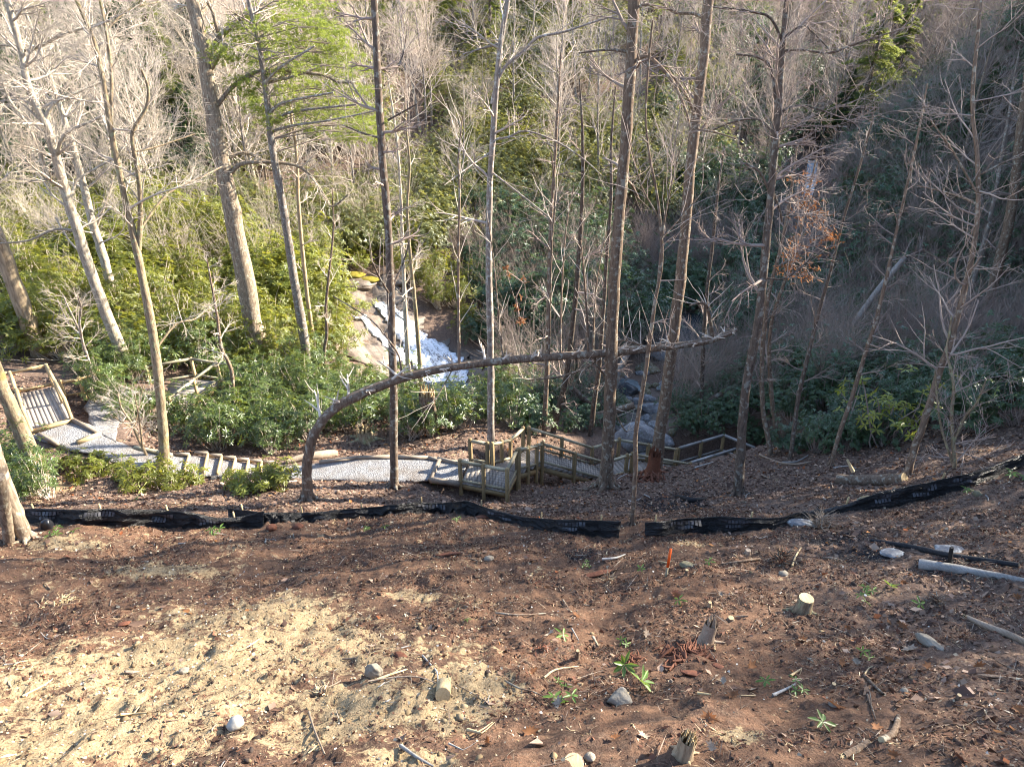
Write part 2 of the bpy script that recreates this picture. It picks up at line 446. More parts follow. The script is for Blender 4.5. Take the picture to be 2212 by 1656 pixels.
t = NT('slab_rock'); uv = t.n('UVMap').outputs[0]; v = t.pos()
mp = t.n('Mapping'); mp.inputs['Scale'].default_value = (2.2, 9, 1); t.t.links.new(uv, mp.inputs[0])
n1 = t.noise(mp.outputs[0], 2.0, 5, 0.65, 0.5); n2 = t.noise(v, 1.2, 5, 0.65); n3 = t.noise(v, 10, 4)
c = t.mix(t.ramp(n1, [(0.35, 0.0), (0.65, 1.0)]), (0.11, 0.08, 0.06), (0.24, 0.19, 0.145))
c = t.mix(t.ramp(n2, [(0.5, 0.0), (0.68, 0.75)]), c, (0.06, 0.042, 0.03))
c = t.mix(t.ramp(n3, [(0.58, 0.0), (0.7, 0.4)]), c, (0.36, 0.32, 0.27))
M['slab_rock'] = t.bsdf(c, 0.55, 0.4, t.bump(t.math('ADD', n1, n3), 0.5, 0.06))

t = NT('falling_water'); uv = t.n('UVMap').outputs[0]
mp = t.n('Mapping'); mp.inputs['Scale'].default_value = (3, 7, 1); t.t.links.new(uv, mp.inputs[0])
n1 = t.noise(mp.outputs[0], 1.4, 6, 0.75, 1.6); n2 = t.noise(t.pos((1, 1, 1)), 5, 5, 0.75)
c = t.mix(t.ramp(t.math('ADD', t.math('MULTIPLY', n1, 0.55), t.math('MULTIPLY', n2, 0.45)), [(0.40, 0.0), (0.50, 1.0)]), (0.07, 0.06, 0.055), (0.84, 0.85, 0.87))
M['falling_water'] = t.bsdf(c, 0.3, 0.5, t.bump(t.math('ADD', n1, n2), 0.8, 0.06))
t = NT('pool_water'); v = t.pos(); n1 = t.noise(t.pos((1, 2.2, 1)), 3.5, 3)
M['pool_water'] = t.bsdf(t.mix(t.ramp(t.noise(v, 0.5, 3), [(0.3, 0.0), (0.7, 1.0)]), (0.035, 0.045, 0.05), (0.07, 0.085, 0.09)), 0.12, 0.6, t.bump(n1, 0.35, 0.04))
t = NT('moss'); M['moss'] = t.bsdf(t.mix(t.ramp(t.noise(t.pos(), 6, 4), [(0.35, 0.0), (0.65, 1.0)]), (0.16, 0.13, 0.02), (0.27, 0.22, 0.04)), 0.95, 0.1)
t = NT('orange_paint'); M['orange_paint'] = t.bsdf((0.85, 0.13, 0.02), 0.55, 0.3)
t = NT('litter'); col = t.attr('tint', 'Color'); M['litter'] = t.bsdf(col, 0.85, 0.2, None, 0.12, col)
t = NT('fungus'); M['fungus'] = t.bsdf(t.mix(t.noise(t.co(), 14, 4), (0.26, 0.235, 0.19), (0.48, 0.45, 0.40)), 0.8, 0.2)
t = NT('black_plastic'); M['black_plastic'] = t.bsdf((0.012, 0.012, 0.014), 0.3, 0.5)

# ------------------------------------------------------------------ mesh helpers
class MB:
    def __init__(s):
        s.V = []; s.Q = []; s.T = []; s.col = []; s.n = 0; s.paths = []
    def add(s, verts, quads=None, tris=None, col=None):
        verts = np.asarray(verts, float).reshape(-1, 3)
        if quads is not None and len(quads): s.Q.append(np.asarray(quads, np.int64) + s.n)
        if tris is not None and len(tris): s.T.append(np.asarray(tris, np.int64) + s.n)
        s.V.append(verts)
        if col is not None: s.col.append(np.broadcast_to(np.asarray(col, float), (len(verts), 3)))
        s.n += len(verts)
    def tube(s, pts, radii, sides=6, cap=False):
        s.paths.append((np.asarray(pts, float), np.asarray(radii, float), sides, cap))
    def flush(s):
        groups = {}
        for p, r, k, cap in s.paths:
            groups.setdefault((len(p), k, cap), []).append((p, r))
        s.paths = []
        for (n, k, cap), L in groups.items():
            P = np.stack([a for a, b in L]); R = np.stack([b for a, b in L])
            T = np.empty_like(P); T[:, 1:-1] = P[:, 2:] - P[:, :-2]; T[:, 0] = P[:, 1] - P[:, 0]; T[:, -1] = P[:, -1] - P[:, -2]
            T /= np.linalg.norm(T, axis=-1, keepdims=True) + 1e-9
            m = np.mean(T, axis=1); ax = np.argmin(np.abs(m), axis=1)
            ref = np.zeros((len(L), 3)); ref[np.arange(len(L)), ax] = 1
            A = np.cross(T, ref[:, None, :]); A /= np.linalg.norm(A, axis=-1, keepdims=True) + 1e-9
            B = np.cross(T, A)
            th = np.arange(k) / k * 2 * PI
            ring = P[:, :, None] + R[:, :, None, None] * (A[:, :, None] * np.cos(th)[:, None] + B[:, :, None] * np.sin(th)[:, None])
            nt = len(L); idx = np.arange(nt * n * k).reshape(nt, n, k)
            a = idx[:, :-1]; b = idx[:, 1:]
            q = np.stack([a, np.roll(a, -1, 2), np.roll(b, -1, 2), b], -1).reshape(-1, 4)
            s.add(ring.reshape(-1, 3), q)
            if cap:
                ce = P[:, -1]; ci = np.arange(nt)[:, None] * np.ones((1, k), int)
                rim = ring[:, -1].reshape(-1, 3)
                tr = np.stack([np.arange(nt * k).reshape(nt, k), np.roll(np.arange(nt * k).reshape(nt, k), -1, 1), nt * k + ci], -1).reshape(-1, 3)
                s.add(np.concatenate([rim, ce]), None, tr)
    def box(s, p, q, w, h, up=(0, 0, 1)):
        """bar from p to q, w wide, h high, centred on the line"""
        p = Vector(p); q = Vector(q); d = (q - p).normalized(); u = Vector(up)
        if abs(d.dot(u)) > 0.98: u = Vector((0, 1, 0))
        sd = d.cross(u).normalized() * (w / 2); u2 = sd.cross(d).normalized() * (h / 2)
        V = [p + sx * sd + su * u2 for sx, su in ((-1, -1), (1, -1), (1, 1), (-1, 1))] + [q + sx * sd + su * u2 for sx, su in ((-1, -1), (1, -1), (1, 1), (-1, 1))]
        s.add([tuple(x) for x in V], [(0, 1, 2, 3), (7, 6, 5, 4), (0, 4, 5, 1), (1, 5, 6, 2), (2, 6, 7, 3), (3, 7, 4, 0)])
    def copyin(s, V, Q, T, mat):
        pass
    def mesh(s, name, mats, smooth=False, tint=False):
        s.flush()
        V = np.concatenate(s.V) if s.V else np.zeros((0, 3))
        Q = np.concatenate(s.Q) if s.Q else np.zeros((0, 4), np.int64)
        T = np.concatenate(s.T) if s.T else np.zeros((0, 3), np.int64)
        me = bpy.data.meshes.new(name)
        me.vertices.add(len(V)); me.vertices.foreach_set('co', V.ravel().astype(np.float32))
        nl = Q.size + T.size; npoly = len(Q) + len(T)
        me.loops.add(nl); me.loops.foreach_set('vertex_index', np.concatenate([Q.ravel(), T.ravel()]).astype(np.int32))
        me.polygons.add(npoly)
        st = np.concatenate([np.arange(len(Q)) * 4, Q.size + np.arange(len(T)) * 3]).astype(np.int32)
        me.polygons.foreach_set('loop_start', st)
        try: me.polygons.foreach_set('loop_total', np.concatenate([np.full(len(Q), 4), np.full(len(T), 3)]).astype(np.int32))
        except Exception: pass
        if smooth: me.polygons.foreach_set('use_smooth', np.ones(npoly, bool))
        for m in (mats if isinstance(mats, (list, tuple)) else [mats]): me.materials.append(M[m])
        me.update(calc_edges=True)
        if tint:
            cl = np.concatenate(s.col); at_ = me.attributes.new('tint', 'FLOAT_COLOR', 'POINT')
            at_.data.foreach_set('color', np.c_[cl, np.ones(len(cl))].ravel().astype(np.float32))
        return me

def tag(o, label=None, cat=None, group=None, kind=None):
    if label: o['label'] = label
    if cat: o['category'] = cat
    if group: o['group'] = group
    if kind: o['kind'] = kind
    return o
def thing(name, label, cat, loc=(0, 0, 0), group=None, rotz=0.0):
    o = bpy.data.objects.new(name, None); C.objects.link(o); o.location = loc; o.rotation_euler = (0, 0, rotz); o.empty_display_size = 0.2
    return tag(o, label, cat, group)
def put(name, me, parent=None, loc=None, label=None):
    o = bpy.data.objects.new(name, me); C.objects.link(o)
    if parent is not None: o.parent = parent
    if loc is not None: o.location = loc
    if label: o['label'] = label
    return o
def obj(name, mb, mats, parent=None, smooth=False, tint=False, loc=None, off=None):
    if off is not None:
        mb.flush(); mb.V = [v - np.asarray(off) for v in mb.V]
    return put(name, mb.mesh(name, mats, smooth, tint), parent, loc)
def dup(root, loc, rotz=0.0, scale=1.0, label=None, group=None):
    r = root.copy(); C.objects.link(r); r.location = loc; r.rotation_euler = (0, 0, rotz); r.scale = (scale,) * 3 if not isinstance(scale, tuple) else scale
    if label: r['label'] = label
    if group: r['group'] = group
    for ch in list(root.children):
        c = ch.copy(); C.objects.link(c); c.parent = r
        for g in ch.children:
            d = g.copy(); C.objects.link(d); d.parent = c
    return r
# ------------------------------------------------------------------ the ground
def build_ground():
    nx, ny = len(GX), len(GY)
    V = np.stack([MX, MY, Z], -1).reshape(-1, 3)
    idx = np.arange(nx * ny).reshape(nx, ny)
    q = np.stack([idx[:-1, :-1], idx[1:, :-1], idx[1:, 1:], idx[:-1, 1:]], -1).reshape(-1, 4)
    mb = MB(); mb.add(V, q)
    me = mb.mesh('ground', 'ground', smooth=True)
    dd = MY * cp - Z * sp
    U = CX + FPX * MX / np.maximum(dd, .5); Vv = CY - FPX * (MY * sp + Z * cp) / np.maximum(dd, .5)
    ok = (dd > 3) & (MY < 24)
    def blob(u, v, ru, rv, soft=0.6):
        p = at(u, v)
        a = at(u + ru, v); b = at(u, v - rv)
        sx = abs(a[0] - p[0]); sy = max(abs(b[1] - p[1]), 0.2)
        return smooth(1.0 + soft, 1.0 - soft, np.hypot((MX - p[0]) / sx, (MY - p[1]) / sy))
    sand = 0 * MX
    for b in ((330, 1500, 420, 130), (600, 1400, 330, 80), (120, 1600, 260, 80), (700, 1560, 260, 90), (760, 1420, 90, 50), (130, 1170, 120, 18), (980, 1500, 130, 70), (90, 1045, 90, 26), (350, 1230, 120, 20), (900, 1290, 60, 14), (1480, 1175, 40, 8), (1590, 1590, 70, 22), (880, 1640, 150, 30), (550, 1330, 220, 40)):
        sand = np.maximum(sand, blob(*b) * (0.85 if b[2] > 100 else 0.8))
    sand = sand * 0.75 + 0.12 * (MX < 1)
    burn = 0 * MX
    for b in ((1880, 1200, 120, 30), (1450, 1090, 90, 22), (1260, 1195, 50, 12), (2080, 1215, 150, 22), (1800, 1165, 120, 18), (1480, 1070, 40, 12)):
        burn = np.maximum(burn, blob(*b) * 0.85)
    leafy = np.clip(smooth(13.0, 15.0, MY) + 0.8 * smooth(3.5, 7, MX) * (MY < 16), 0, 1)
    d1 = np.hypot((MX - POOL_C[0]) / 5.5, (MY - POOL_C[1]) / 4.5)
    rock = smooth(1.5, 0.9, d1)
    for b in ((1380, 900, 110, 60), (1700, 640, 90, 30), (2170, 690, 90, 30), (1750, 480, 40, 120), (1000, 800, 110, 40), (1800, 620, 80, 40)):
        rock = np.maximum(rock, 0.9 * blob(*b))
    for nm, a in (('sand', sand), ('burn', burn), ('leafy', leafy), ('rock', rock)):
        at_ = me.attributes.new(nm, 'FLOAT', 'POINT'); at_.data.foreach_set('value', a.ravel().astype(np.float32))
    o = put('ground', me); tag(o, kind='structure')
    return sand, leafy
SAND, LEAFY = build_ground()

def ribbon(name, tr, mat, lift=0.0, k=6, cross=5, kind='structure', jitter=0.0, onground=False, rough=0.0):
    A, B = ribbon_edges(tr) if not onground else (np.array([at(*a) for a, b in tr]), np.array([at(*b) for a, b in tr]))
    A = densify(A, k); B = densify(B, k)
    n = len(A); s = np.linspace(0, 1, cross)
    P = A[:, None] * (1 - s)[None, :, None] + B[:, None] * s[None, :, None]
    if jitter:
        e = fbm(P[..., 0], P[..., 1], 0.7, 3) * jitter
        P[:, 0, :2] += e[:, :1]; P[:, -1, :2] -= e[:, -1:]
    if onground:
        P[..., 2] = gza(P[..., 0], P[..., 1])
    P[..., 2] += lift
    if rough: P[..., 2] += fbm(P[..., 0] + 3, P[..., 1], 1.6, 4, .6) * rough
    idx = np.arange(n * cross).reshape(n, cross)
    q = np.stack([idx[:-1, :-1], idx[1:, :-1], idx[1:, 1:], idx[:-1, 1:]], -1).reshape(-1, 4)
    mb = MB(); mb.add(P.reshape(-1, 3), q)
    me = mb.mesh(name, mat, True)
    uvl = me.uv_layers.new(name='UVMap')
    li = np.empty(len(me.loops), np.int32); me.loops.foreach_get('vertex_index', li)
    L = np.concatenate([[0], np.cumsum(np.linalg.norm(np.diff(A, axis=0), axis=1))])
    uvv = np.stack([np.repeat(L / max(L[-1], 1e-6), cross), np.tile(s, n)], -1)
    uvl.data.foreach_set('uv', uvv[li].ravel().astype(np.float32))
    # side skirt so the sheet has thickness
    o = put(name, me); o['kind'] = kind
    md = o.modifiers.new('thickness', 'SOLIDIFY'); md.thickness = 0.06; md.offset = -1
    return o
ribbon('gravel_path', TRAIL, 'gravel', 0.0, 8, 9, jitter=0.12)
ribbon('gravel_path', SPUR, 'gravel', 0.012, 6, 7, jitter=0.1)
ribbon('gravel_path', LOWPAD, 'gravel', 0.0, 6, 7, jitter=0.15)

# waterfall slab, white water, pools
SLAB = [((730, 610), (850, 600)), ((715, 645), (868, 632)), ((705, 690), (890, 668)), ((730, 735), (915, 705)), ((775, 780), (955, 738)), ((825, 820), (1010, 770)), ((870, 860), (1060, 805)), ((900, 890), (1090, 845))]
ribbon('rock_slab', SLAB, 'slab_rock', 0.14, 10, 26, onground=True, jitter=1.3, rough=.4)
ribbon('waterfall', [((805, 664), (832, 660)), ((826, 690), (866, 684)), ((850, 720), (900, 710)), ((868, 748), (938, 736)), ((885, 776), (972, 763)), ((905, 808), (1000, 793)), ((930, 850), (1005, 835)), ((925, 895), (985, 880))], 'falling_water', 0.27, 8, 10, onground=True, jitter=.55, rough=.4)
ribbon('waterfall', [((768, 690), (780, 690)), ((795, 715), (815, 712)), ((825, 742), (845, 738)), ((852, 775), (872, 768)), ((870, 795), (893, 788))], 'falling_water', 0.25, 8, 6, onground=True, jitter=.3, rough=.4)
ribbon('creek', [((1745, 350), (1762, 350)), ((1742, 372), (1765, 372)), ((1738, 395), (1762, 395)), ((1735, 430), (1752, 430))], 'falling_water', 0.2, 4, 5, onground=True)
ribbon('creek', [((1722, 520), (1748, 520)), ((1724, 550), (1752, 550)), ((1718, 580), (1742, 580))], 'pool_water', 0.2, 4, 5, onground=True)
ribbon('rock_slab', [((1560, 700), (1600, 722)), ((1640, 655), (1700, 690)), ((1700, 615), (1780, 650)), ((1760, 575), (1850, 610))], 'slab_rock', 0.2, 5, 7, onground=True)
ribbon('creek', [((2100, 650), (2110, 700)), ((2150, 640), (2160, 700)), ((2220, 630), (2235, 710))], 'falling_water', 0.25, 5, 7, onground=True)

def pool(name, c, rx, ry, z, mat, seed):
    n = 48; mb = MB(); r = random.Random(seed); ph = [r.uniform(0, 6.28) for _ in range(4)]
    V = [(c[0], c[1], z)]
    for i in range(n):
        a = i / n * 2 * PI; k = 1 + 0.10 * math.sin(3 * a + ph[0]) + 0.07 * math.sin(5 * a + ph[1])
        V.append((c[0] + rx * k * math.cos(a), c[1] + ry * k * math.sin(a), z))
    mb.add(V, None, [(0, 1 + i, 1 + (i + 1) % n) for i in range(n)])
    o = obj(name, mb, mat, smooth=True); o['kind'] = 'structure'
pool('pool', POOL_C, 4.2, 3.4, POOL_Z, 'pool_water', 3)
p_ = at(1350, 845); pool('pool', (p_[0], p_[1] + .3), 1.0, .8, p_[2] + 0.25, 'pool_water', 5)
p_ = at(960, 862); pool('pool', (p_[0], p_[1]), 2.2, 1.6, p_[2] + 0.2, 'pool_water', 9)

# ------------------------------------------------------------------ branching
def rv():
    while True:
        a, b, c = rnd.uniform(-1, 1), rnd.uniform(-1, 1), rnd.uniform(-1, 1)
        k = a * a + b * b + c * c
        if 0.01 < k < 1: k = k ** -.5; return a * k, b * k, c * k

def nrm(d):
    k = math.sqrt(d[0] ** 2 + d[1] ** 2 + d[2] ** 2) or 1e-9
    return d[0] / k, d[1] / k, d[2] / k

def grow(mb, p, d, L, r, lvl, maxl, up=0.08, wob=0.22, seg=0.45, kids=(5, 4, 3, 2), sides=(6, 4, 3, 3), rmin=0.006, tips=None, ratio=(0.42, 0.78)):
    n = max(2, min(9, int(L / seg) + 1)); pts = [p]; dirs = [d]; st = L / n
    for i in range(n):
        w = rv(); d = nrm((d[0] + wob * w[0], d[1] + wob * w[1], d[2] + wob * w[2] + up))
        p = (p[0] + d[0] * st, p[1] + d[1] * st, p[2] + d[2] * st); pts.append(p); dirs.append(d)
    re = max(rmin * 0.7, r * 0.3); rad = [max(r + (re - r) * i / n, rmin * 0.7) for i in range(n + 1)]
    mb.tube(pts, rad, sides[min(lvl, len(sides) - 1)])
    if tips is not None: tips.append((p, d, lvl))
    if lvl < maxl:
        k = kids[min(lvl, len(kids) - 1)]; k = max(1, int(k * rnd.uniform(.7, 1.35) + .5))
        for j in range(k):
            t = 0.22 + 0.76 * (j + rnd.random()) / k; f = t * n; i = min(int(f), n - 1); f -= i
            a, b = pts[i], pts[i + 1]; q = (a[0] + (b[0] - a[0]) * f, a[1] + (b[1] - a[1]) * f, a[2] + (b[2] - a[2]) * f)
            dd = dirs[i + 1]; w = rv(); c = dd[0] * w[0] + dd[1] * w[1] + dd[2] * w[2]
            sdv = nrm((w[0] - c * dd[0], w[1] - c * dd[1], w[2] - c * dd[2])); an = rnd.uniform(.38, .95)
            nd = (dd[0] * math.cos(an) + sdv[0] * math.sin(an), dd[1] * math.cos(an) + sdv[1] * math.sin(an), dd[2] * math.cos(an) + sdv[2] * math.sin(an))
            grow(mb, q, nd, L * rnd.uniform(*ratio) * (1.15 - .5 * t), max(rad[i] * rnd.uniform(.5, .72), rmin), lvl + 1, maxl, up, wob, seg, kids, sides, rmin, tips, ratio)

GAPS = [(60, 'far left'), (160, 'by the leaning pale tree'), (300, 'by the mossy forked tree'), (400, 'right of the forked tree'), (500, 'by the big oak'), (600, 'by the white pine'), (720, 'right of the pine'), (850, 'by the lichened trunk'),
        (950, 'right of the lichened trunk'), (1080, 'by the two-limbed tree'), (1230, 'right of the two-limbed tree'), (1380, 'by the thick trunk'), (1530, 'by the greyish trunk'), (1680, 'by the flaky trunk'), (1820, 'right of the flaky trunk'), (1960, 'left of the log-end tree'), (2100, 'by the log-end tree'), (9999, 'far right')]
def where(u): return next(t for x, t in GAPS if u < x)
LEAF_V = np.array([(0, 0, 0), (0.48, 0.5, 0.10), (1, 0, -0.12), (0.48, -0.5, 0.10), (0.82, 0.30, 0.0), (0.82, -0.30, 0.0)])
LEAF_T = np.array([(0, 2, 4), (0, 4, 1), (0, 5, 2), (0, 3, 5)])
def whorl_leaves(centers, normals, nl, length, width, droop, out, rng, simple=True, spread=1.0):
    """adds nl leaves around every centre"""
    c = np.repeat(np.asarray(centers, float), nl, 0); nn = np.repeat(np.asarray(normals, float), nl, 0)
    k = len(c)
    nn /= np.linalg.norm(nn, axis=1, keepdims=True) + 1e-9
    ref = np.where(np.abs(nn[:, 2:3]) > 0.9, np.array([[1., 0, 0]]), np.array([[0, 0, 1.]]))
    a = np.cross(nn, ref); a /= np.linalg.norm(a, axis=1, keepdims=True) + 1e-9
    b = np.cross(nn, a)
    th = np.tile(np.arange(nl) / nl * 2 * PI, len(centers)) + rng.uniform(0, 6.28, len(centers)).repeat(nl) + rng.uniform(-.25, .25, k)
    rad = a * np.cos(th)[:, None] + b * np.sin(th)[:, None]
    dz = rng.uniform(droop[0], droop[1], k)[:, None]
    ax = rad * spread + nn * dz; ax[:, 2] -= 0.12; ax /= np.linalg.norm(ax, axis=1, keepdims=True)
    sd = np.cross(nn, ax); sd /= np.linalg.norm(sd, axis=1, keepdims=True) + 1e-9
    nr = np.cross(ax, sd)
    Ln = (length * rng.uniform(.7, 1.2, k))[:, None]; Wd = (width * rng.uniform(.75, 1.2, k))[:, None]
    if simple:
        LV, LT = LEAF_V[:4], np.array([(0, 2, 1), (0, 3, 2)])
    else:
        LV, LT = LEAF_V, LEAF_T
    P = c[:, None] + LV[None, :, 0:1] * (ax * Ln)[:, None] + LV[None, :, 1:2] * (sd * Wd)[:, None] + LV[None, :, 2:3] * (nr * Ln)[:, None] * 0.7
    m = len(LV); tr = (LT[None] + (np.arange(k) * m)[:, None, None]).reshape(-1, 3)
    out.add(P.reshape(-1, 3), None, tr)

# ------------------------------------------------------------------ key trees, traced where they stand
def tree_pts(base, pix, k0=0.0, k1=0.0):
    """pixels -> points in the upright plane through the base that faces along the line of sight; k leans them nearer or farther"""
    hx, hy = base[0], base[1]; hl = math.hypot(hx, hy); nx, ny = hx / hl, hy / hl
    out = []; m = max(len(pix) - 1, 1)
    for i, q in enumerate(pix):
        d = ray(q[0], q[1]); t = hl / (d[0] * nx + d[1] * ny); k = 1 + (k0 + (k1 - k0) * (i / m))
        p = (d[0] * t * k, d[1] * t * k, d[2] * t * k); out.append((p, q[2] / 2 * mpp(p) if len(q) > 2 else None))
    return out

def spline(P, R, k=4):
    P = densify(np.asarray(P, float), k); R = densify(np.asarray(R, float)[:, None], k)[:, 0]
    return P, np.maximum(R, 0.003)

KEY = []
def key_tree(name, label, path, mats=('bark_grey', 'twig_pale'), Y=None, limbs=(), ext=6.0, nb=14, bl=(1.2, 3.0), b0=0.35, maxl=2, up=0.05, kids=(5, 4, 3), flare=1.35, tips=None, cat='tree', group=None, twig=True, rmin=0.005, wob=0.2, sides=12, broken=False, bdown=0.0):
    base = at(path[0][0], path[0][1]) if Y is None else atY(path[0][0], path[0][1], Y)
    tp = tree_pts(base, path); P = [p for p, r in tp]; R = [r for p, r in tp]
    g = gz(P[0][0], P[0][1])
    P.insert(0, (P[0][0] + (P[0][0] - P[1][0]) * 0.1, P[0][1], min(g, P[0][2]) - 0.35)); R.insert(0, R[0] * flare)
    if ext > 0:
        d = nrm(tuple(P[-1][i] - P[-2][i] for i in range(3))); q = P[-1]; n = max(2, int(ext / 1.5))
        d = nrm((d[0] * .6, d[1] * .6, abs(d[2]) + .3)); re = R[-1]
        for i in range(n):
            w = rv(); d = nrm((d[0] + .08 * w[0], d[1] + .08 * w[1], d[2] + .1)); q = tuple(q[j] + d[j] * ext / n for j in range(3))
            P.append(q); R.append(re * (1 - .8 * (i + 1) / n) + .012)
    P, R = spline(P, R)
    jt = nrg.normal(0, 1, P.shape) * (R * .05)[:, None]; jt[:3] = 0; P = P + jt; R = R * (1 + nrg.normal(0, .035, len(R)))
    ll = min(g, P[0][2] + 0.3); org = (float(P[2][0]), float(P[2][1]), float(gz(P[2][0], P[2][1])))
    root = thing(name, label, cat, org, group)
    tb = MB(); tb.tube(P, R, sides, cap=True)
    if Y is None and R[4] > .06:
        for k in range(6):
            an = k * 1.05 + rnd.uniform(-.35, .35); L = R[4] * rnd.uniform(2.2, 4.2); dx, dy = math.cos(an), math.sin(an); r0 = R[4]; x0, y0 = org[0], org[1]
            q = [(x0 + dx * r0 * .45, y0 + dy * r0 * .45, org[2] + r0 * 1.9), (x0 + dx * r0 * 1.0, y0 + dy * r0 * 1.0, org[2] + r0 * .7), (x0 + dx * r0 * 1.7, y0 + dy * r0 * 1.7, gz(x0 + dx * r0 * 1.7, y0 + dy * r0 * 1.7) + r0 * .12), (x0 + dx * L, y0 + dy * L, gz(x0 + dx * L, y0 + dy * L) - .04)]
            tb.tube(q, [r0 * .42, r0 * .42, r0 * .3, r0 * .1], 7)
    tr = obj('trunk', tb, mats[0], root, True, off=org)
    cb = MB(); lst = []
    for L in limbs:
        kk = rnd.uniform(-.06, .06)
        lp = tree_pts(base, L, 0.0, kk); p, r = spline([a for a, b in lp], [b for a, b in lp], 3)
        # pull the limb's root into the trunk
        sb = MB(); sb.tube(p, r, 7, cap=True); obj('limb', sb, mats[0], root, True, off=org)
        m = len(p)
        for j in range(max(3, int(m * .9))):
            i = rnd.randrange(int(m * .2), m - 1); a = p[i]; dd = nrm(tuple(p[i + 1] - p[i])); w = rv()
            nd = nrm((dd[0] * .6 + w[0] * .8, dd[1] * .6 + w[1] * .8, dd[2] * .6 + w[2] * .6 + .35))
            if twig: grow(cb, tuple(a), nd, rnd.uniform(.5, 1.5), max(r[i] * .35, rmin * 1.4), 1, maxl, up, wob, .35, kids, rmin=rmin, tips=lst)
    m = len(P)
    # lengths measured along the whole stem
    for j in range(nb):
        t = b0 + (1 - b0) * (j + rnd.random()) / nb; i = min(int(t * (m - 1)), m - 2); a = P[i]
        az = rnd.uniform(0, 6.283); el = rnd.uniform(.05, .8) - bdown
        nd = (math.cos(az) * math.cos(el), math.sin(az) * math.cos(el), math.sin(el))
        L = rnd.uniform(*bl) * (1.15 - .6 * t); grow(cb, tuple(a), nd, L, min(max(R[i] * .45, rmin * 1.5), .05), 0, maxl, up, wob, .4, kids, rmin=rmin, tips=lst)
    if nb or limbs:
        obj('crown', cb, mats[1], root, True, off=org)
    KEY.append((root, P, R, lst, org))
    return root, P, R, lst, org

T = key_tree
pale = ('bark_pale', 'twig_pale'); oak = ('bark_oak', 'twig_pale'); drk = ('bark_dark', 'twig_brown'); brn = ('bark_brown', 'twig_brown'); gry = ('bark_grey', 'twig_pink'); msy = ('bark_mossy', 'twig_pale')
T('bare_trunk_tree', 'thick smooth sunlit trunk cut by the left edge behind the deck', [(88, 768, 34), (45, 650, 33), (5, 545, 32), (-40, 430, 31)], ('bark_bare', 'twig_pale'), Y=27.5, ext=9, nb=6, b0=.6)
T('bare_tree', 'leaning pale sunlit tree with many upswept limbs, tallest at far left', [(283, 805, 25), (230, 680, 23), (180, 540, 22), (130, 370, 19), (100, 270, 17), (65, 200, 15), (40, 90, 13), (15, 0, 12)], pale, Y=27,
  limbs=[[(152, 440, 7), (160, 405, 6), (172, 385, 5), (240, 345, 4)], [(120, 345, 9), (140, 290, 7), (200, 262, 5), (250, 235, 4)], [(95, 270, 9), (115, 225, 7), (165, 200, 5), (240, 170, 4)], [(60, 110, 9), (95, 95, 7), (150, 70, 6), (240, 45, 4)], [(52, 110, 8), (40, 100, 6), (0, 98, 4)], [(105, 385, 8), (85, 330, 7), (60, 270, 6), (20, 215, 5), (0, 160, 4)], [(165, 500, 6), (120, 495, 5), (60, 520, 4), (0, 525, 3)], [(175, 545, 5), (150, 520, 4), (120, 470, 4)]], nb=34, bl=(1.4, 3.2), b0=.3, maxl=3, kids=(6, 4, 3, 2), ext=5)
T('bare_tree', 'slim pale tree just behind the tall leaning one, in full sun', [(245, 640, 20), (225, 560, 18), (200, 480, 17), (165, 340, 13), (130, 230, 10), (95, 130, 8), (60, 40, 7)], pale, Y=33, nb=34, bl=(1.4, 3.4), b0=.25, maxl=3, kids=(6, 4, 3, 2),
  limbs=[[(205, 500, 6), (235, 420, 5), (245, 380, 4)], [(180, 400, 6), (150, 330, 5), (130, 300, 4)]], ext=4)
T('bare_tree', 'mossy sunlit tree rising from the edge of the stepped path, forked high up', [(357, 1006, 23), (352, 930, 20), (344, 830, 19), (330, 720, 18), (300, 560, 16), (268, 420, 13), (240, 280, 12), (222, 170, 10), (200, 80, 9), (165, 0, 8)], msy,
  limbs=[[(300, 540, 11), (303, 440, 10), (296, 360, 9), (285, 290, 8), (315, 235, 7), (320, 190, 6), (305, 150, 4)], [(240, 250, 8), (240, 150, 7), (228, 60, 6), (215, 0, 5)], [(340, 750, 5), (380, 700, 5), (420, 690, 4), (450, 665, 3)], [(300, 500, 6), (360, 420, 5), (430, 385, 4), (480, 360, 3)], [(275, 330, 5), (330, 320, 4), (420, 290, 3)], [(235, 60, 5), (280, 20, 4), (345, 5, 3)]], nb=30, bl=(1.0, 2.6), b0=.42, maxl=3, kids=(5, 4, 3, 2), ext=5)
T('oak_tree', 'big straight oak with thick arching limbs in the sunlit thicket', [(572, 790, 41), (560, 745, 40), (545, 690, 38), (515, 530, 36), (485, 380, 34), (460, 250, 31), (445, 140, 29), (428, 60, 28), (415, 0, 27)], oak, Y=31,
  limbs=[[(452, 125, 15), (472, 85, 13), (510, 50, 11), (545, 25, 10), (590, 8, 8), (640, -5, 7)], [(455, 150, 12), (472, 120, 11), (488, 97, 10)], [(470, 228, 10), (500, 190, 9), (540, 162, 9), (580, 152, 8), (640, 155, 7), (700, 163, 6), (730, 178, 5), (760, 178, 4)], [(495, 340, 9), (520, 330, 8), (550, 336, 7), (568, 350, 6), (575, 390, 4)], [(498, 374, 11), (520, 355, 9), (560, 350, 8), (610, 352, 7), (650, 362, 7), (680, 390, 6), (705, 430, 5), (720, 446, 4), (752, 420, 3)], [(425, 40, 9), (448, 10, 9), (470, -10, 8)], [(470, 70, 7), (460, 30, 6), (448, 5, 6)]], nb=10, bl=(.8, 2.0), b0=.5, maxl=2, ext=7, sides=16)
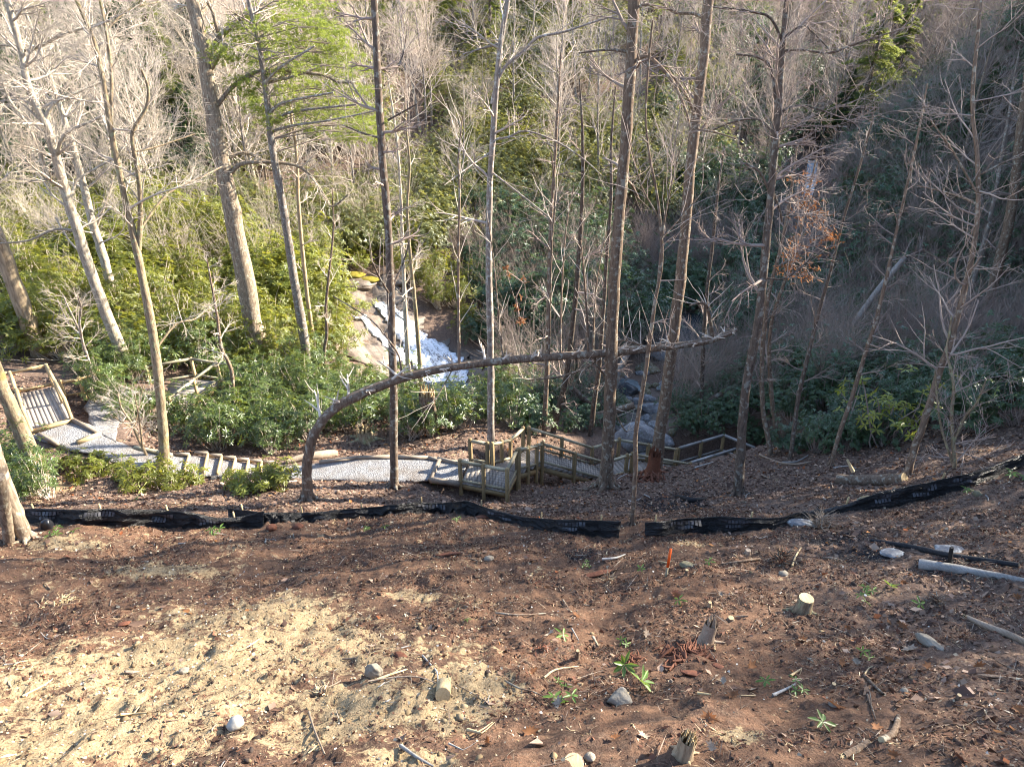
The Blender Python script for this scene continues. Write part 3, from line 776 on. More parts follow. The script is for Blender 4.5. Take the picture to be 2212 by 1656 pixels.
r_pine = T('pine_tree', 'white pine with a bright green sunlit crown right of the big oak', [(665, 805, 20), (655, 720, 20), (630, 570, 19), (610, 440, 17), (590, 330, 15), (576, 210, 13), (562, 110, 11), (550, 55, 10)], ('bark_grey', 'twig_brown'), Y=31,
  limbs=[[(580, 250, 7), (600, 228, 6), (640, 215, 5), (720, 200, 4)], [(585, 268, 7), (620, 245, 6), (680, 235, 5), (770, 226, 4)], [(590, 283, 7), (640, 270, 5), (700, 262, 4), (810, 240, 3)], [(570, 190, 6), (600, 150, 5), (680, 100, 4)], [(570, 170, 6), (620, 170, 5), (700, 140, 4)]], nb=12, bl=(1.5, 2.6), b0=.62, maxl=1, kids=(5, 3), ext=5)
T('bare_tree', 'thin reddish trunk between the pine and the waterfall', [(668, 672, 9), (655, 560, 9), (645, 440, 8), (640, 330, 7)], ('bark_bare', 'twig_pale'), Y=35, nb=8, bl=(.7, 1.6), b0=.3, ext=4)
T('bare_tree', 'dark lichen-spotted trunk standing on the gravel path edge', [(852, 1052, 20), (851, 960, 18), (850, 850, 17), (845, 680, 17), (838, 480, 17), (825, 330, 17), (815, 150, 16), (808, 0, 15)], ('bark_dark', 'twig_brown'), nb=26, bl=(.5, 1.5), b0=.38, ext=7, bdown=.2,
  limbs=[[(830, 185, 5), (850, 160, 4), (870, 120, 3), (880, 60, 2)], [(838, 260, 5), (865, 245, 4), (900, 225, 3)], [(832, 300, 5), (790, 290, 4), (740, 270, 3)], [(848, 620, 5), (870, 570, 4), (885, 520, 3)], [(845, 640, 5), (820, 600, 4), (800, 555, 3)]])
T('bare_tree', 'lichened tree behind the first landing with two long right-arching limbs', [(1061, 965, 17), (1060, 880, 15), (1060, 780, 15), (1056, 560, 14), (1058, 420, 13), (1065, 290, 13), (1075, 150, 12), (1085, 70, 11), (1097, 0, 11)], gry, Y=22.3, nb=16, bl=(.8, 2.0), b0=.35, ext=6,
  limbs=[[(1062, 225, 8), (1075, 175, 8), (1095, 140, 7), (1130, 112, 6), (1160, 82, 6), (1215, 70, 5), (1270, 52, 4), (1340, 30, 3)], [(1062, 302, 5), (1100, 296, 5), (1135, 283, 4), (1200, 305, 4), (1262, 345, 3), (1300, 380, 2)], [(1080, 95, 6), (1040, 105, 4), (1000, 118, 3)], [(1060, 370, 4), (1150, 440, 3), (1200, 480, 2)], [(1058, 330, 4), (1000, 370, 3), (960, 400, 2)]])
T('bare_tree', 'thick straight trunk rising in front of the lower stairs', [(1308, 1052, 32), (1312, 980, 28), (1318, 850, 26), (1325, 650, 25), (1335, 500, 25), (1350, 320, 25), (1362, 150, 25), (1370, 0, 25)], brn, nb=12, bl=(1.0, 2.4), b0=.45, ext=8, sides=16,
  limbs=[[(1378, 128, 9), (1400, 122, 8), (1430, 148, 8), (1455, 180, 7), (1472, 215, 6), (1485, 250, 5), (1490, 275, 4)], [(1352, 112, 6), (1310, 108, 5), (1250, 115, 3)], [(1345, 380, 5), (1365, 400, 5), (1380, 430, 4)], [(1368, 20, 6), (1400, 10, 5), (1460, 25, 4)]])
T('bare_tree', 'straight greyish trunk right of the stairs, sunlit down its right edge', [(1418, 995, 28), (1425, 940, 26), (1445, 800, 25), (1465, 640, 24), (1480, 500, 23), (1495, 330, 23), (1508, 220, 22), (1520, 120, 22), (1530, 0, 22)], brn, Y=22.0, nb=12, bl=(1.0, 2.4), b0=.45, ext=8, sides=16,
  limbs=[[(1524, 42, 8), (1500, 30, 7), (1460, 28, 6), (1440, 18, 5), (1390, 8, 4)], [(1505, 260, 7), (1480, 200, 6), (1440, 150, 4)], [(1500, 280, 6), (1540, 285, 4), (1590, 300, 3)]])
T('bare_tree', 'dark flaky-barked tree on the bank above the silt fence, limbs both sides', [(1594, 1068, 22), (1600, 980, 20), (1610, 850, 19), (1640, 680, 18), (1655, 530, 17), (1668, 390, 16), (1680, 250, 16), (1690, 110, 13), (1700, 0, 11)], drk, nb=24, bl=(.8, 2.2), b0=.33, ext=6, maxl=3, kids=(5, 4, 3, 2),
  limbs=[[(1690, 92, 6), (1665, 40, 5), (1620, 25, 5), (1540, 15, 4)], [(1692, 110, 6), (1735, 108, 5), (1790, 115, 5), (1840, 98, 5), (1900, 78, 3), (1960, 60, 3)], [(1695, 80, 6), (1735, 56, 5), (1760, 75, 4), (1790, 105, 3)], [(1676, 225, 6), (1665, 150, 6), (1640, 125, 5), (1590, 118, 4)], [(1672, 290, 6), (1640, 258, 5), (1590, 262, 4), (1540, 280, 3)], [(1675, 250, 6), (1720, 228, 5), (1780, 240, 4), (1850, 268, 3)], [(1670, 280, 5), (1720, 272, 4), (1830, 274, 3)], [(1660, 410, 6), (1640, 370, 5), (1600, 350, 4)], [(1662, 400, 6), (1680, 440, 5), (1690, 480, 4)], [(1650, 600, 5), (1700, 600, 4), (1755, 555, 3)]])
T('sapling', 'crooked thin stem rising at the gap in the silt fence', [(1366, 1130, 11), (1370, 1060, 10), (1373, 1000, 11), (1374, 930, 10), (1395, 800, 9), (1402, 745, 9), (1415, 650, 8), (1430, 560, 7), (1422, 440, 6), (1402, 330, 5), (1395, 250, 4)], ('bark_brown', 'twig_brown'), ext=1.5, nb=8, bl=(.4, 1.0), b0=.4, sides=8, maxl=1, kids=(4, 3),
  limbs=[[(1404, 760, 3), (1425, 745, 3), (1460, 755, 2)], [(1418, 640, 4), (1432, 500, 4), (1450, 400, 3), (1475, 300, 2)], [(1425, 520, 4), (1470, 470, 3), (1530, 400, 2)], [(1424, 470, 4), (1385, 400, 3), (1360, 300, 2)]])
r_arch = T('leaning_tree', 'mossy tree bowed over into a long low arch across the path', [(666, 1080, 25), (663, 1040, 22), (665, 990, 21), (680, 935, 21), (712, 890, 21), (770, 855, 21), (865, 818, 20), (960, 796, 18), (1080, 780, 17), (1200, 770, 17), (1330, 760, 18), (1430, 750, 16), (1520, 738, 14), (1570, 722, 13), (1588, 712, 11)], ('bark_brown', 'twig_pale'), ext=0, nb=26, bl=(.3, 1.1), b0=.3, maxl=1, kids=(4, 3), sides=14,
  limbs=[[(992, 790, 7), (991, 700, 6), (990, 560, 5), (993, 420, 5), (990, 340, 4), (1000, 250, 3)], [(1088, 779, 5), (1078, 690, 4), (1066, 560, 3), (1055, 480, 2)], [(1186, 770, 6), (1188, 660, 5), (1192, 520, 5), (1200, 420, 4), (1190, 330, 3)], [(1211, 768, 5), (1213, 640, 4), (1222, 500, 3), (1240, 400, 2)], [(1271, 764, 6), (1268, 690, 5), (1262, 600, 4), (1255, 520, 3)], [(1281, 764, 5), (1283, 690, 4), (1290, 600, 3), (1310, 500, 2)], [(1400, 752, 5), (1375, 742, 5), (1350, 735, 4), (1330, 738, 3)], [(1280, 768, 6), (1285, 782, 5), (1250, 800, 5), (1200, 815, 4), (1130, 818, 3), (1120, 790, 2)], [(1285, 785, 5), (1310, 820, 4), (1325, 880, 4), (1350, 930, 3), (1358, 925, 2)], [(1540, 735, 8), (1534, 690, 7), (1522, 655, 6), (1490, 660, 3)], [(868, 817, 5), (862, 770, 4), (840, 735, 4), (800, 690, 3), (720, 640, 3)], [(980, 792, 3), (960, 830, 3), (930, 880, 2)]])
T('bare_tree', 'slender trunk standing before the dark thicket left of the thick one', [(1175, 955, 13), (1179, 860, 11), (1183, 760, 10), (1186, 600, 9), (1190, 480, 8), (1196, 380, 7)], brn, Y=25, nb=16, bl=(.8, 1.8), b0=.3, ext=4)
T('bare_tree', 'dark leaning trunk directly behind the top of the stairs', [(1189, 960, 14), (1205, 890, 13), (1222, 818, 12), (1238, 700, 11), (1250, 560, 10), (1258, 420, 8)], ('bark_dark', 'twig_brown'), Y=26, nb=14, bl=(.8, 1.8), b0=.3, ext=4)
T('bare_tree', 'dark slim trunk beside the creek boulders', [(1273, 965, 11), (1282, 880, 11), (1293, 800, 10), (1303, 680, 9), (1310, 560, 8), (1320, 430, 7)], ('bark_dark', 'twig_brown'), Y=26.5, nb=14, bl=(.8, 1.8), b0=.3, ext=4)
T('bare_tree', 'sunlit young tree in front of the waterfall, left of its twin', [(882, 800, 11), (879, 740, 10), (874, 640, 9), (870, 540, 8), (866, 430, 6), (860, 330, 5)], ('bark_pale', 'twig_pale'), Y=30, nb=14, bl=(.6, 1.6), b0=.3, ext=3)
T('bare_tree', 'sunlit young tree in front of the waterfall, right of its twin', [(908, 802, 10), (902, 720, 9), (893, 620, 8), (886, 548, 7), (880, 450, 6), (885, 360, 5)], ('bark_mossy', 'twig_pale'), Y=30, nb=14, bl=(.6, 1.6), b0=.3, ext=3)
T('sapling', 'wiry young tree left of the waterfall slab', [(700, 770, 7), (706, 720, 7), (704, 660, 6), (712, 580, 5), (720, 500, 4)], ('bark_brown', 'twig_pale'), Y=31, nb=12, bl=(.6, 1.4), b0=.3, ext=2)
T('bare_tree', 'reddish sapling leaning right in front of the shaded thicket', [(1795, 1003, 10), (1812, 940, 9), (1840, 860, 9), (1870, 760, 8), (1890, 700, 8), (1915, 600, 7), (1930, 530, 6), (1950, 440, 5)], ('bark_brown', 'twig_brown'), nb=18, bl=(.7, 1.7), b0=.35, ext=3)
T('bare_tree', 'leaning tree standing at the cut end of the log', [(1960, 1025, 16), (1975, 970, 15), (2000, 900, 14), (2030, 800, 13), (2052, 740, 12), (2080, 640, 11), (2102, 540, 10), (2113, 440, 9), (2110, 330, 8), (2100, 220, 7)], ('bark_brown', 'twig_brown'), nb=20, bl=(1.2, 3.0), b0=.3, ext=3, maxl=2, kids=(5, 3), wob=.18,
  limbs=[[(2108, 440, 5), (2060, 420, 4), (1980, 400, 3)], [(2112, 380, 5), (2170, 350, 4), (2212, 330, 3)], [(2112, 420, 5), (2060, 330, 4), (2010, 260, 3)]])
T('bare_tree', 'thick dark leaning trunk beside the far rushing creek at right', [(2128, 692, 22), (2145, 620, 20), (2165, 540, 20), (2185, 450, 19), (2200, 330, 18), (2215, 200, 17)], brn, Y=36, nb=14, bl=(1.2, 3.0), b0=.35, ext=8)
T('bare_tree', 'paler leaning trunk left of the thick dark one by the creek', [(2098, 625, 10), (2115, 560, 10), (2132, 500, 9), (2150, 420, 8), (2165, 330, 7)], ('bark_grey', 'twig_brown'), Y=38, nb=14, bl=(1.2, 2.6), b0=.3, ext=5)
T('bare_tree', 'thin dark trunk left of the leaning reddish sapling', [(1708, 982, 9), (1716, 920, 9), (1726, 850, 9), (1750, 750, 8), (1770, 670, 7), (1795, 582, 6), (1820, 480, 5)], drk, Y=20, nb=18, bl=(.6, 1.8), b0=.3, ext=3)
T('bare_tree', 'left stem of the brown pair behind the dark flaky tree', [(1664, 972, 11), (1650, 900, 10), (1646, 830, 10), (1648, 750, 9), (1660, 640, 8), (1690, 520, 7)], ('bark_brown', 'twig_brown'), Y=21, nb=14, bl=(.6, 1.6), b0=.35, ext=3)
T('bare_tree', 'right stem of the brown pair behind the dark flaky tree', [(1688, 972, 10), (1672, 900, 9), (1665, 830, 9), (1662, 760, 8), (1670, 680, 7), (1720, 540, 6)], ('bark_brown', 'twig_brown'), Y=21.3, nb=14, bl=(.6, 1.6), b0=.35, ext=3)
T('shrub', 'grey many-stemmed shrub beside the right end of the silt fence', [(2062, 1012, 9), (2060, 960, 8), (2055, 900, 7), (2060, 830, 6), (2045, 760, 4)], ('bark_mossy', 'twig_brown'), nb=16, bl=(.8, 1.6), b0=.15, ext=1, cat='shrub',
  limbs=[[(2058, 1000, 6), (2035, 930, 5), (2025, 870, 4), (2020, 800, 3)], [(2058, 960, 5), (2085, 900, 5), (2110, 870, 4), (2130, 820, 3)]])
T('bare_tree', 'forked two-legged trunk at the left edge in front of the silt fence', [(58, 1166, 26), (38, 1120, 34), (12, 1060, 36), (-20, 960, 36), (-60, 820, 34)], ('bark_oak', 'twig_pale'), ext=9, nb=6, b0=.6, sides=14,
  limbs=[[(20, 1172, 22), (15, 1130, 22), (6, 1080, 26), (-5, 1030, 28)]], twig=False)
T('bare_tree', 'orange-lit trunk at the left edge beside the wooden deck', [(38, 912, 30), (15, 860, 28), (-10, 800, 27), (-50, 690, 26)], ('bark_mossy', 'twig_pale'), Y=17.5, ext=8, nb=5, b0=.6)
T('bare_tree', 'dark distant-looking trunk in the gorge left of the grey pool', [(1513, 925, 9), (1516, 840, 9), (1520, 740, 9), (1526, 640, 8), (1540, 520, 7)], drk, Y=29, nb=14, bl=(.7, 1.8), b0=.25, ext=4)
T('bare_tree', 'skinny leaning sunlit stem growing out of the path-side rhododendrons', [(318, 985, 6), (300, 950, 6), (285, 915, 5), (262, 880, 4), (255, 850, 3)], ('bark_bare', 'twig_pale'), ext=0, nb=8, bl=(.5, 1.2), b0=.4, limbs=[[(308, 965, 4), (300, 900, 3), (290, 850, 2)], [(290, 925, 3), (262, 910, 3), (240, 895, 2)], [(290, 925, 3), (300, 880, 2), (310, 830, 2)]])
T('sapling', 'twisted pale sapling rising by the sunlit deck rail', [(207, 850, 7), (195, 790, 6), (182, 750, 6), (172, 715, 5), (160, 690, 4)], ('bark_grey', 'twig_pale'), Y=24, ext=1.0, nb=14, bl=(.6, 1.3), b0=.3, limbs=[[(180, 745, 5), (172, 700, 5), (175, 665, 4), (168, 640, 3)], [(178, 725, 4), (150, 700, 3), (125, 650, 2)]])
T('sapling', 'dark crooked sapling before the big oak', [(505, 870, 8), (500, 800, 8), (478, 750, 7), (470, 690, 6), (462, 640, 5)], ('bark_brown', 'twig_pale'), Y=25, ext=1.5, nb=14, bl=(.6, 1.3), b0=.3)
# ------------------------------------------------------------------ evergreen foliage
def needles(out, centers, n, length, width, rng, flat=0.6):
    c = np.repeat(np.asarray(centers, float), n, 0); k = len(c)
    d = rng.normal(0, 1, (k, 3)); d[:, 2] = d[:, 2] * flat + 0.25; d /= np.linalg.norm(d, axis=1, keepdims=True)
    s = np.cross(d, rng.normal(0, 1, (k, 3))); s /= np.linalg.norm(s, axis=1, keepdims=True) + 1e-9
    L = (length * rng.uniform(.7, 1.2, k))[:, None]; W = width * 0.5
    P = np.stack([c + d * L * 0.05 - s * W, c + d * L * 0.05 + s * W, c + d * L], 1)
    out.add(P.reshape(-1, 3), None, np.arange(k * 3).reshape(k, 3))

def pine_crown():
    root, P, R, lst, org = r_pine
    base = at(665, 805); hl = math.hypot(*atY(665, 805, 31)[:2])
    fb = MB(); sb = MB(); rg = np.random.default_rng(11)
    spots = [(500, 130), (525, 175), (560, 60), (600, 40), (640, 35), (690, 50), (730, 65), (560, 110), (610, 95), (660, 90), (710, 105), (750, 120), (540, 200), (590, 160), (640, 145), (690, 155), (740, 165), (785, 195), (560, 235), (620, 190), (680, 200), (730, 215), (790, 235), (640, 235), (700, 250), (760, 265), (800, 260), (720, 290), (770, 300), (590, 260), (505, 60), (535, 40), (560, 140), (625, 70), (670, 60), (705, 75), (735, 95), (770, 150), (600, 125), (650, 120), (680, 130), (715, 135), (545, 220), (610, 220), (660, 180), (705, 190), (760, 200), (690, 225), (735, 245), (780, 270), (670, 275), (805, 290), (520, 85), (480, 110), (640, 5), (580, 10), (690, 10)]
    for u, v in spots:
        k = rg.uniform(.97, 1.16); d = ray(u, v); t = hl / math.hypot(d[0], d[1]) * k
        c = np.array(d) * t
        q = c - np.array(org)
        i = int(np.argmin(np.abs(P[:, 2] - (c[2] - 0.25)))); s0 = P[i] - np.array(org)
        mid = (s0 + q) / 2 + np.array([0, 0, .25])
        sb.tube([s0, mid, q], [.03, .02, .01], 5)
        for m in range(3):
            e = q + rg.normal(0, 1, 3) * (.6, .6, .15); sb.tube([mid, (mid + e) / 2 + (0, 0, .05), e], [.015, .011, .006], 3)
        tc = q + rg.normal(0, 1, (66, 3)) * (.40, .45, .15)
        needles(fb, tc, 15, .18, .020, rg, .8)
    obj('branch', sb, 'twig_brown', root); obj('foliage', fb, 'needle_pine', root)
pine_crown()

def hemlock(seed, H, spread, mats, name='hemlock_tree'):
    r = random.Random(seed); rg = np.random.default_rng(seed)
    tb = MB(); tb.tube([(0, 0, -.4), (0.05, 0, H * .35), (-.05, .05, H * .7), (0, 0, H)], [H * .018, H * .014, H * .008, .02], 8)
    bb = MB(); fb = MB(); z = H * .16
    while z < H * .98:
        L = spread * (1 - (z / H)) ** .75 * r.uniform(.65, 1.15) + .25; a = r.uniform(0, 6.28)
        d = np.array([math.cos(a), math.sin(a), 0]); p0 = np.array([0, 0, z]); drop = L * r.uniform(.05, .3)
        p1 = p0 + d * L * .5 + (0, 0, .12 * L - drop * .2); p2 = p0 + d * L + (0, 0, -drop)
        bb.tube([p0, p1, p2], [.035, .02, .007], 4)
        n = int(70 * L) + 16; t = rg.uniform(.15, 1, n) ** .8
        base = p0 + d * (L * t)[:, None]; base[:, 2] += (.12 * L) * np.sin(t * PI) * .8 - drop * t ** 1.5
        sd = np.array([-d[1], d[0], 0]); w = rg.uniform(-1, 1, n) * (.12 + .38 * L * .5 * np.sin(np.clip(t, 0, 1) * 2.6))
        c = base + sd * w[:, None]; c[:, 2] += rg.normal(0, .05, n) - np.abs(w) * .2
        nn = np.tile(np.array([0, 0, 1.0]), (n, 1)) + rg.normal(0, .3, (n, 3))
        whorl_leaves(c, nn, 3, .26, .09, (-.25, .25), fb, rg)
        z += H * r.uniform(.008, .019)
    return tb.mesh('trunk', 'bark_dark', True), bb.mesh('branch', 'twig_brown'), fb.mesh('foliage', mats)
HEM = [hemlock(21, 17, 4.6, 'needle_hemlock'), hemlock(22, 15, 3.2, 'needle_hemlock'), hemlock(23, 13, 2.8, 'leaf_shaded_tone'), hemlock(24, 19, 3.4, 'needle_pine')]
def place_tree(kind, meshes, name, p, rz, sc, label, cat, group, names):
    root = thing(name, label, cat, (p[0], p[1], gz(p[0], p[1])), group, rz); root.scale = (sc[0], sc[0], sc[1]) if isinstance(sc, tuple) else (sc,) * 3
    for nm, me in zip(names, meshes): put(nm, me, root)
    return root
NM3 = ('trunk', 'branch', 'foliage')
def hem_at(u, v, Y, k, sc, label, group=None):
    p = at(u, v); place_tree(0, HEM[k], 'hemlock_tree', p, rnd.uniform(0, 6), sc, label if group is None else label + ', ' + where(u), 'tree', group, NM3)
hem_at(1842, 330, 74, 0, 1.2, 'tall hemlock with sun on its upper boughs at the edge of the shaded valley')
hem_at(1800, 345, 70, 2, 0.8, 'shorter darker hemlock tucked left of the tall one in the valley')
hem_at(1915, 260, 84, 1, 0.95, 'slim hemlock right behind the tall sunlit-topped one')
for u, v, Y, k, s in ((1790, 90, 118, 3, 1.0), (1850, 80, 125, 3, 1.05), (1900, 70, 120, 3, 1.0), (1960, 60, 128, 3, 1.0), (1720, 80, 130, 3, .9), (2050, 60, 115, 3, .9), (1680, 60, 126, 3, .9)):
    hem_at(u, v, Y, k, s, 'bright evergreen on the ridge at the valley head', 'evergreens on the ridge at the head of the valley')
for u, v, Y, k, s in ((60, 330, 62, 2, .75), (130, 260, 70, 1, .8), (20, 440, 55, 2, .55), (330, 400, 56, 2, .75), (380, 320, 62, 1, .8), (300, 250, 70, 2, .9), (250, 420, 52, 2, .5), (430, 380, 56, 2, .55), (360, 180, 78, 1, .9), (200, 150, 80, 2, .9), (450, 260, 66, 2, .8), (90, 120, 82, 1, .8), (410, 60, 92, 2, .9)):
    hem_at(u, v, Y, k, s, 'dark evergreen in the gap behind the pale trees', 'dark evergreens behind the left trees')
for u, v, Y, k, s in ((2100, 330, 58, 2, .55), (2190, 470, 48, 2, .55), (2060, 420, 56, 2, .5), (2010, 520, 52, 2, .4), (2150, 560, 44, 2, .42), (2205, 620, 41, 2, .4), (1960, 420, 62, 2, .5)):
    hem_at(u, v, Y, k, s, 'dark green evergreen on the shaded right slope', 'evergreens on the shaded right slope')
for u, v, Y, k, s in ((880, 150, 92, 0, .8), (980, 110, 98, 3, .85), (1060, 130, 95, 3, .7), (820, 110, 97, 3, .85), (1250, 90, 104, 3, .7), (760, 190, 86, 0, .6), (1150, 60, 108, 3, .8), (930, 260, 78, 0, .3), (1420, 70, 110, 3, .6), (1560, 60, 116, 3, .7)):
    hem_at(u, v, Y, k, s, 'green evergreen high on the sunny hillside', 'evergreens high on the sunny hillside')

# ------------------------------------------------------------------ rhododendrons
def shrub_meshes(seed, rad, hgt, nw, nl, ll, lw, mat, stem='twig_pale', hollow=.35):
    rg = np.random.default_rng(seed)
    d = rg.normal(0, 1, (nw, 3)); d[:, 2] = np.abs(d[:, 2]) * .9 - .12; d /= np.linalg.norm(d, axis=1, keepdims=True)
    r = rg.uniform(hollow, 1.0, nw) ** .7
    lob = 1 + .36 * np.sin(3 * np.arctan2(d[:, 1], d[:, 0]) + seed) + .26 * np.sin(6 * d[:, 2] + 5 * d[:, 0] + seed) + rg.normal(0, .12, nw)
    c = d * (r * lob)[:, None] * (rad, rad, hgt * .62) + (0, 0, hgt * .36)
    c[:, 2] = np.maximum(c[:, 2], .12)
    nn = d * .7 + (0, 0, .75) + rg.normal(0, .25, (nw, 3))
    fb = MB(); whorl_leaves(c, nn, nl, ll, lw, (-.35, .55), fb, rg)
    sb = MB(); r2 = random.Random(seed)
    order = rg.permutation(nw)[: max(26, nw // 5)]
    trunks = [np.array((r2.uniform(-.3, .3) * rad, r2.uniform(-.3, .3) * rad, -.2)) for _ in range(6)]
    for i in order:
        t = trunks[r2.randrange(6)]; e = c[i]; m = t * .55 + e * .45 + rg.normal(0, .08, 3) + (0, 0, -.05 * hgt); m2 = t * .2 + e * .8 + rg.normal(0, .05, 3)
        sb.tube([t, m, m2, e], [.022, .016, .011, .006], 4)
    return sb.mesh('stems', stem), fb.mesh('foliage', mat)
RHO = [shrub_meshes(31 + i, 1.2, 1.9 + .45 * (i % 3), 235, 8, .19, .058, 'leaf_rhododendron') for i in range(4)]
RHOD = [shrub_meshes(51 + i, 1.2, 2.0 + .3 * (i % 3), 220, 8, .20, .066, 'leaf_shaded_tone', 'twig_brown') for i in range(3)]
LAU = [shrub_meshes(71 + i, 1.3, 2.4, 240, 7, .13, .055, 'leaf_laurel', 'twig_pink', .3) for i in range(3)]
SMALL = [shrub_meshes(91 + i, .55, .75, 42, 7, .19, .062, 'leaf_rhododendron', 'twig_brown') for i in range(3)]
RHOB = [shrub_meshes(131 + i, 1.15, 1.9 + .5 * (i % 3), 105, 7, .27, .075, 'leaf_broad', 'twig_pale', .3) for i in range(4)]
def inside(p, poly):
    x, y = p; c = False; j = len(poly) - 1
    for i in range(len(poly)):
        a, b = poly[i], poly[j]
        if (a[1] > y) != (b[1] > y) and x < (b[0] - a[0]) * (y - a[1]) / (b[1] - a[1]) + a[0]: c = not c
        j = i
    return c
TRM = [(np.array(ribbon_edges(t_)[0]) + np.array(ribbon_edges(t_)[1])) / 2 for t_ in (TRAIL, SPUR)]
def trail_dist(x, y):
    return min(float(seg_field(np.array([x]), np.array([y]), m)[0][0]) for m in TRM)
WATER_PX = [[(760, 620), (860, 610), (1010, 740), (1090, 850), (930, 890), (760, 700)], [(1400, 680), (1545, 680), (1560, 770), (1400, 760)], [(1310, 810), (1440, 790), (1470, 960), (1340, 960)]]
PLACED = []
LATER = []
def scatter(poly, n, dmin, meshes, name, label, cat, group, sc=(.8, 1.2), names=('stems', 'foliage'), clear=1.5, water=True, hz=(.85, 1.15), avoid=None, stuff=False, fine=True):
    bag = {}
    us = [p[0] for p in poly]; vs = [p[1] for p in poly]; k = 0; tries = 0
    while k < n and tries < n * 40:
        tries += 1; u, v = rnd.uniform(min(us), max(us)), rnd.uniform(min(vs), max(vs))
        if not inside((u, v), poly): continue
        p = at(u, v)
        if any((p[0] - q[0]) ** 2 + (p[1] - q[1]) ** 2 < dmin * dmin for q in PLACED): continue
        if clear and p[1] < 40 and trail_dist(p[0], p[1]) < clear: continue
        if water and any(inside((u, v), w) for w in WATER_PX): continue
        if avoid and any((p[0] - q[0]) ** 2 + (p[1] - q[1]) ** 2 < q[2] ** 2 for q in avoid): continue
        PLACED.append(p); s = rnd.uniform(*sc); k += 1
        if stuff: bag.setdefault(rnd.randrange(len(meshes)), []).append((p[0], p[1], gz(p[0], p[1])))
        else: place_tree(0, rnd.choice(meshes), name, p, rnd.uniform(0, 6.28), (s, s * rnd.uniform(*hz)), label + (', ' + where(u) if fine else ''), cat, group, names)
    for i, pts in bag.items():
        LATER.append((meshes[i], pts, sc))
DECKS = [(-14.6, 25.6, 2.2), (-17.3, 21.6, 2.1), (0, 20.5, 2.6), (2.2, 22.6, 2.2), (5.8, 24.4, 2.3), (8.6, 25.4, 1.8), (-17.5, 20.0, 1.6)]
scatter([(0, 600), (330, 620), (560, 680), (740, 700), (740, 770), (640, 810), (480, 800), (250, 780), (0, 770)], 72, 1.0, RHO, 'rhododendron', 'rhododendron in the sunlit thicket behind the decks', 'shrub', 'rhododendrons of the sunlit thicket', (.85, 1.3), avoid=DECKS)
scatter([(0, 430), (330, 470), (470, 560), (700, 640), (740, 700), (560, 680), (330, 640), (0, 620)], 95, 1.1, RHO, 'rhododendron', '', 'shrub', '', (.85, 1.4), stuff=True)
scatter([(230, 800), (640, 800), (720, 900), (640, 985), (460, 975), (390, 930), (230, 905)], 44, .85, RHOB, 'rhododendron', 'glossy rhododendron on the leafy bank beyond the steps', 'shrub', 'rhododendrons between path and overlook', (.6, .95), clear=1.25, avoid=DECKS)
scatter([(0, 990), (50, 985), (120, 1060), (90, 1085), (0, 1090)], 10, .55, RHOB, 'rhododendron', 'sunlit rhododendron near the left edge', 'shrub', 'rhododendrons by the left edge', (.4, .6), clear=.9)
scatter([(150, 985), (300, 1020), (430, 1035), (420, 1060), (250, 1050), (130, 1030)], 9, .6, SMALL, 'rhododendron', 'low rhododendron below the stepped path', 'shrub', 'low rhododendrons below the path', (.7, 1.1), clear=.75)
scatter([(640, 860), (840, 850), (1000, 830), (1140, 860), (1100, 930), (850, 950), (700, 950)], 32, .85, RHOB, 'rhododendron', 'green rhododendron below the waterfall', 'shrub', 'rhododendrons below the waterfall', (.6, .95), clear=1.6, avoid=DECKS)
scatter([(480, 1030), (640, 1040), (630, 1068), (500, 1062)], 7, .4, SMALL, 'rhododendron', 'low rhododendron patch just above the silt fence', 'shrub', 'low rhododendrons above the silt fence', (.7, 1.0), clear=.7)
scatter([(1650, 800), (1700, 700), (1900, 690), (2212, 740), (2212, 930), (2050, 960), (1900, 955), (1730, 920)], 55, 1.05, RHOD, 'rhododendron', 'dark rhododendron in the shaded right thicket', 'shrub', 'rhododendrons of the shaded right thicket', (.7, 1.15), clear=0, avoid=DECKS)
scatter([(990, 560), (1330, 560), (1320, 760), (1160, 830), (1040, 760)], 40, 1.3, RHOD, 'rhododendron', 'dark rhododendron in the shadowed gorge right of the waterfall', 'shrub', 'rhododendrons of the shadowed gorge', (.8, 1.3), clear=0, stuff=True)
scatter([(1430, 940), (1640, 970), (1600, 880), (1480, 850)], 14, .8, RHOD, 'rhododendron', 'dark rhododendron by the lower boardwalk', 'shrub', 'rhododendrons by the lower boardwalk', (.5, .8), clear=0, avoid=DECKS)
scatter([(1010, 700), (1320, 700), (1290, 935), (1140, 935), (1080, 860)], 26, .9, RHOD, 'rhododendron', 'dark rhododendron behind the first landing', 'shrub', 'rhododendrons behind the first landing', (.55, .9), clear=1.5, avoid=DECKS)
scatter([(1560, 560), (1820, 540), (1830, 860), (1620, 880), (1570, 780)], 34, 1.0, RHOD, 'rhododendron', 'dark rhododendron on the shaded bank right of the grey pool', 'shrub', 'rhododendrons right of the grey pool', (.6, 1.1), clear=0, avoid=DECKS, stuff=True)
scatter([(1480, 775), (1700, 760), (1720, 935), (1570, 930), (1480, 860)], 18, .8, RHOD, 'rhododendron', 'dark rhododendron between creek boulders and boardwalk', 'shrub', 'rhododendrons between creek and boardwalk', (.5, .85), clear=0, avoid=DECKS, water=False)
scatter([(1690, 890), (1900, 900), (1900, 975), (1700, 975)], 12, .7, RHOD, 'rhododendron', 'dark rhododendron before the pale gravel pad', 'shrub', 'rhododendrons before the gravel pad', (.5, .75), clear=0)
scatter([(690, 540), (940, 540), (1040, 640), (1060, 740), (930, 660), (870, 600), (740, 585)], 22, 1.1, RHO, 'rhododendron', 'green rhododendron above the waterfall', 'shrub', 'rhododendrons above the waterfall', (.6, 1.0), clear=0)
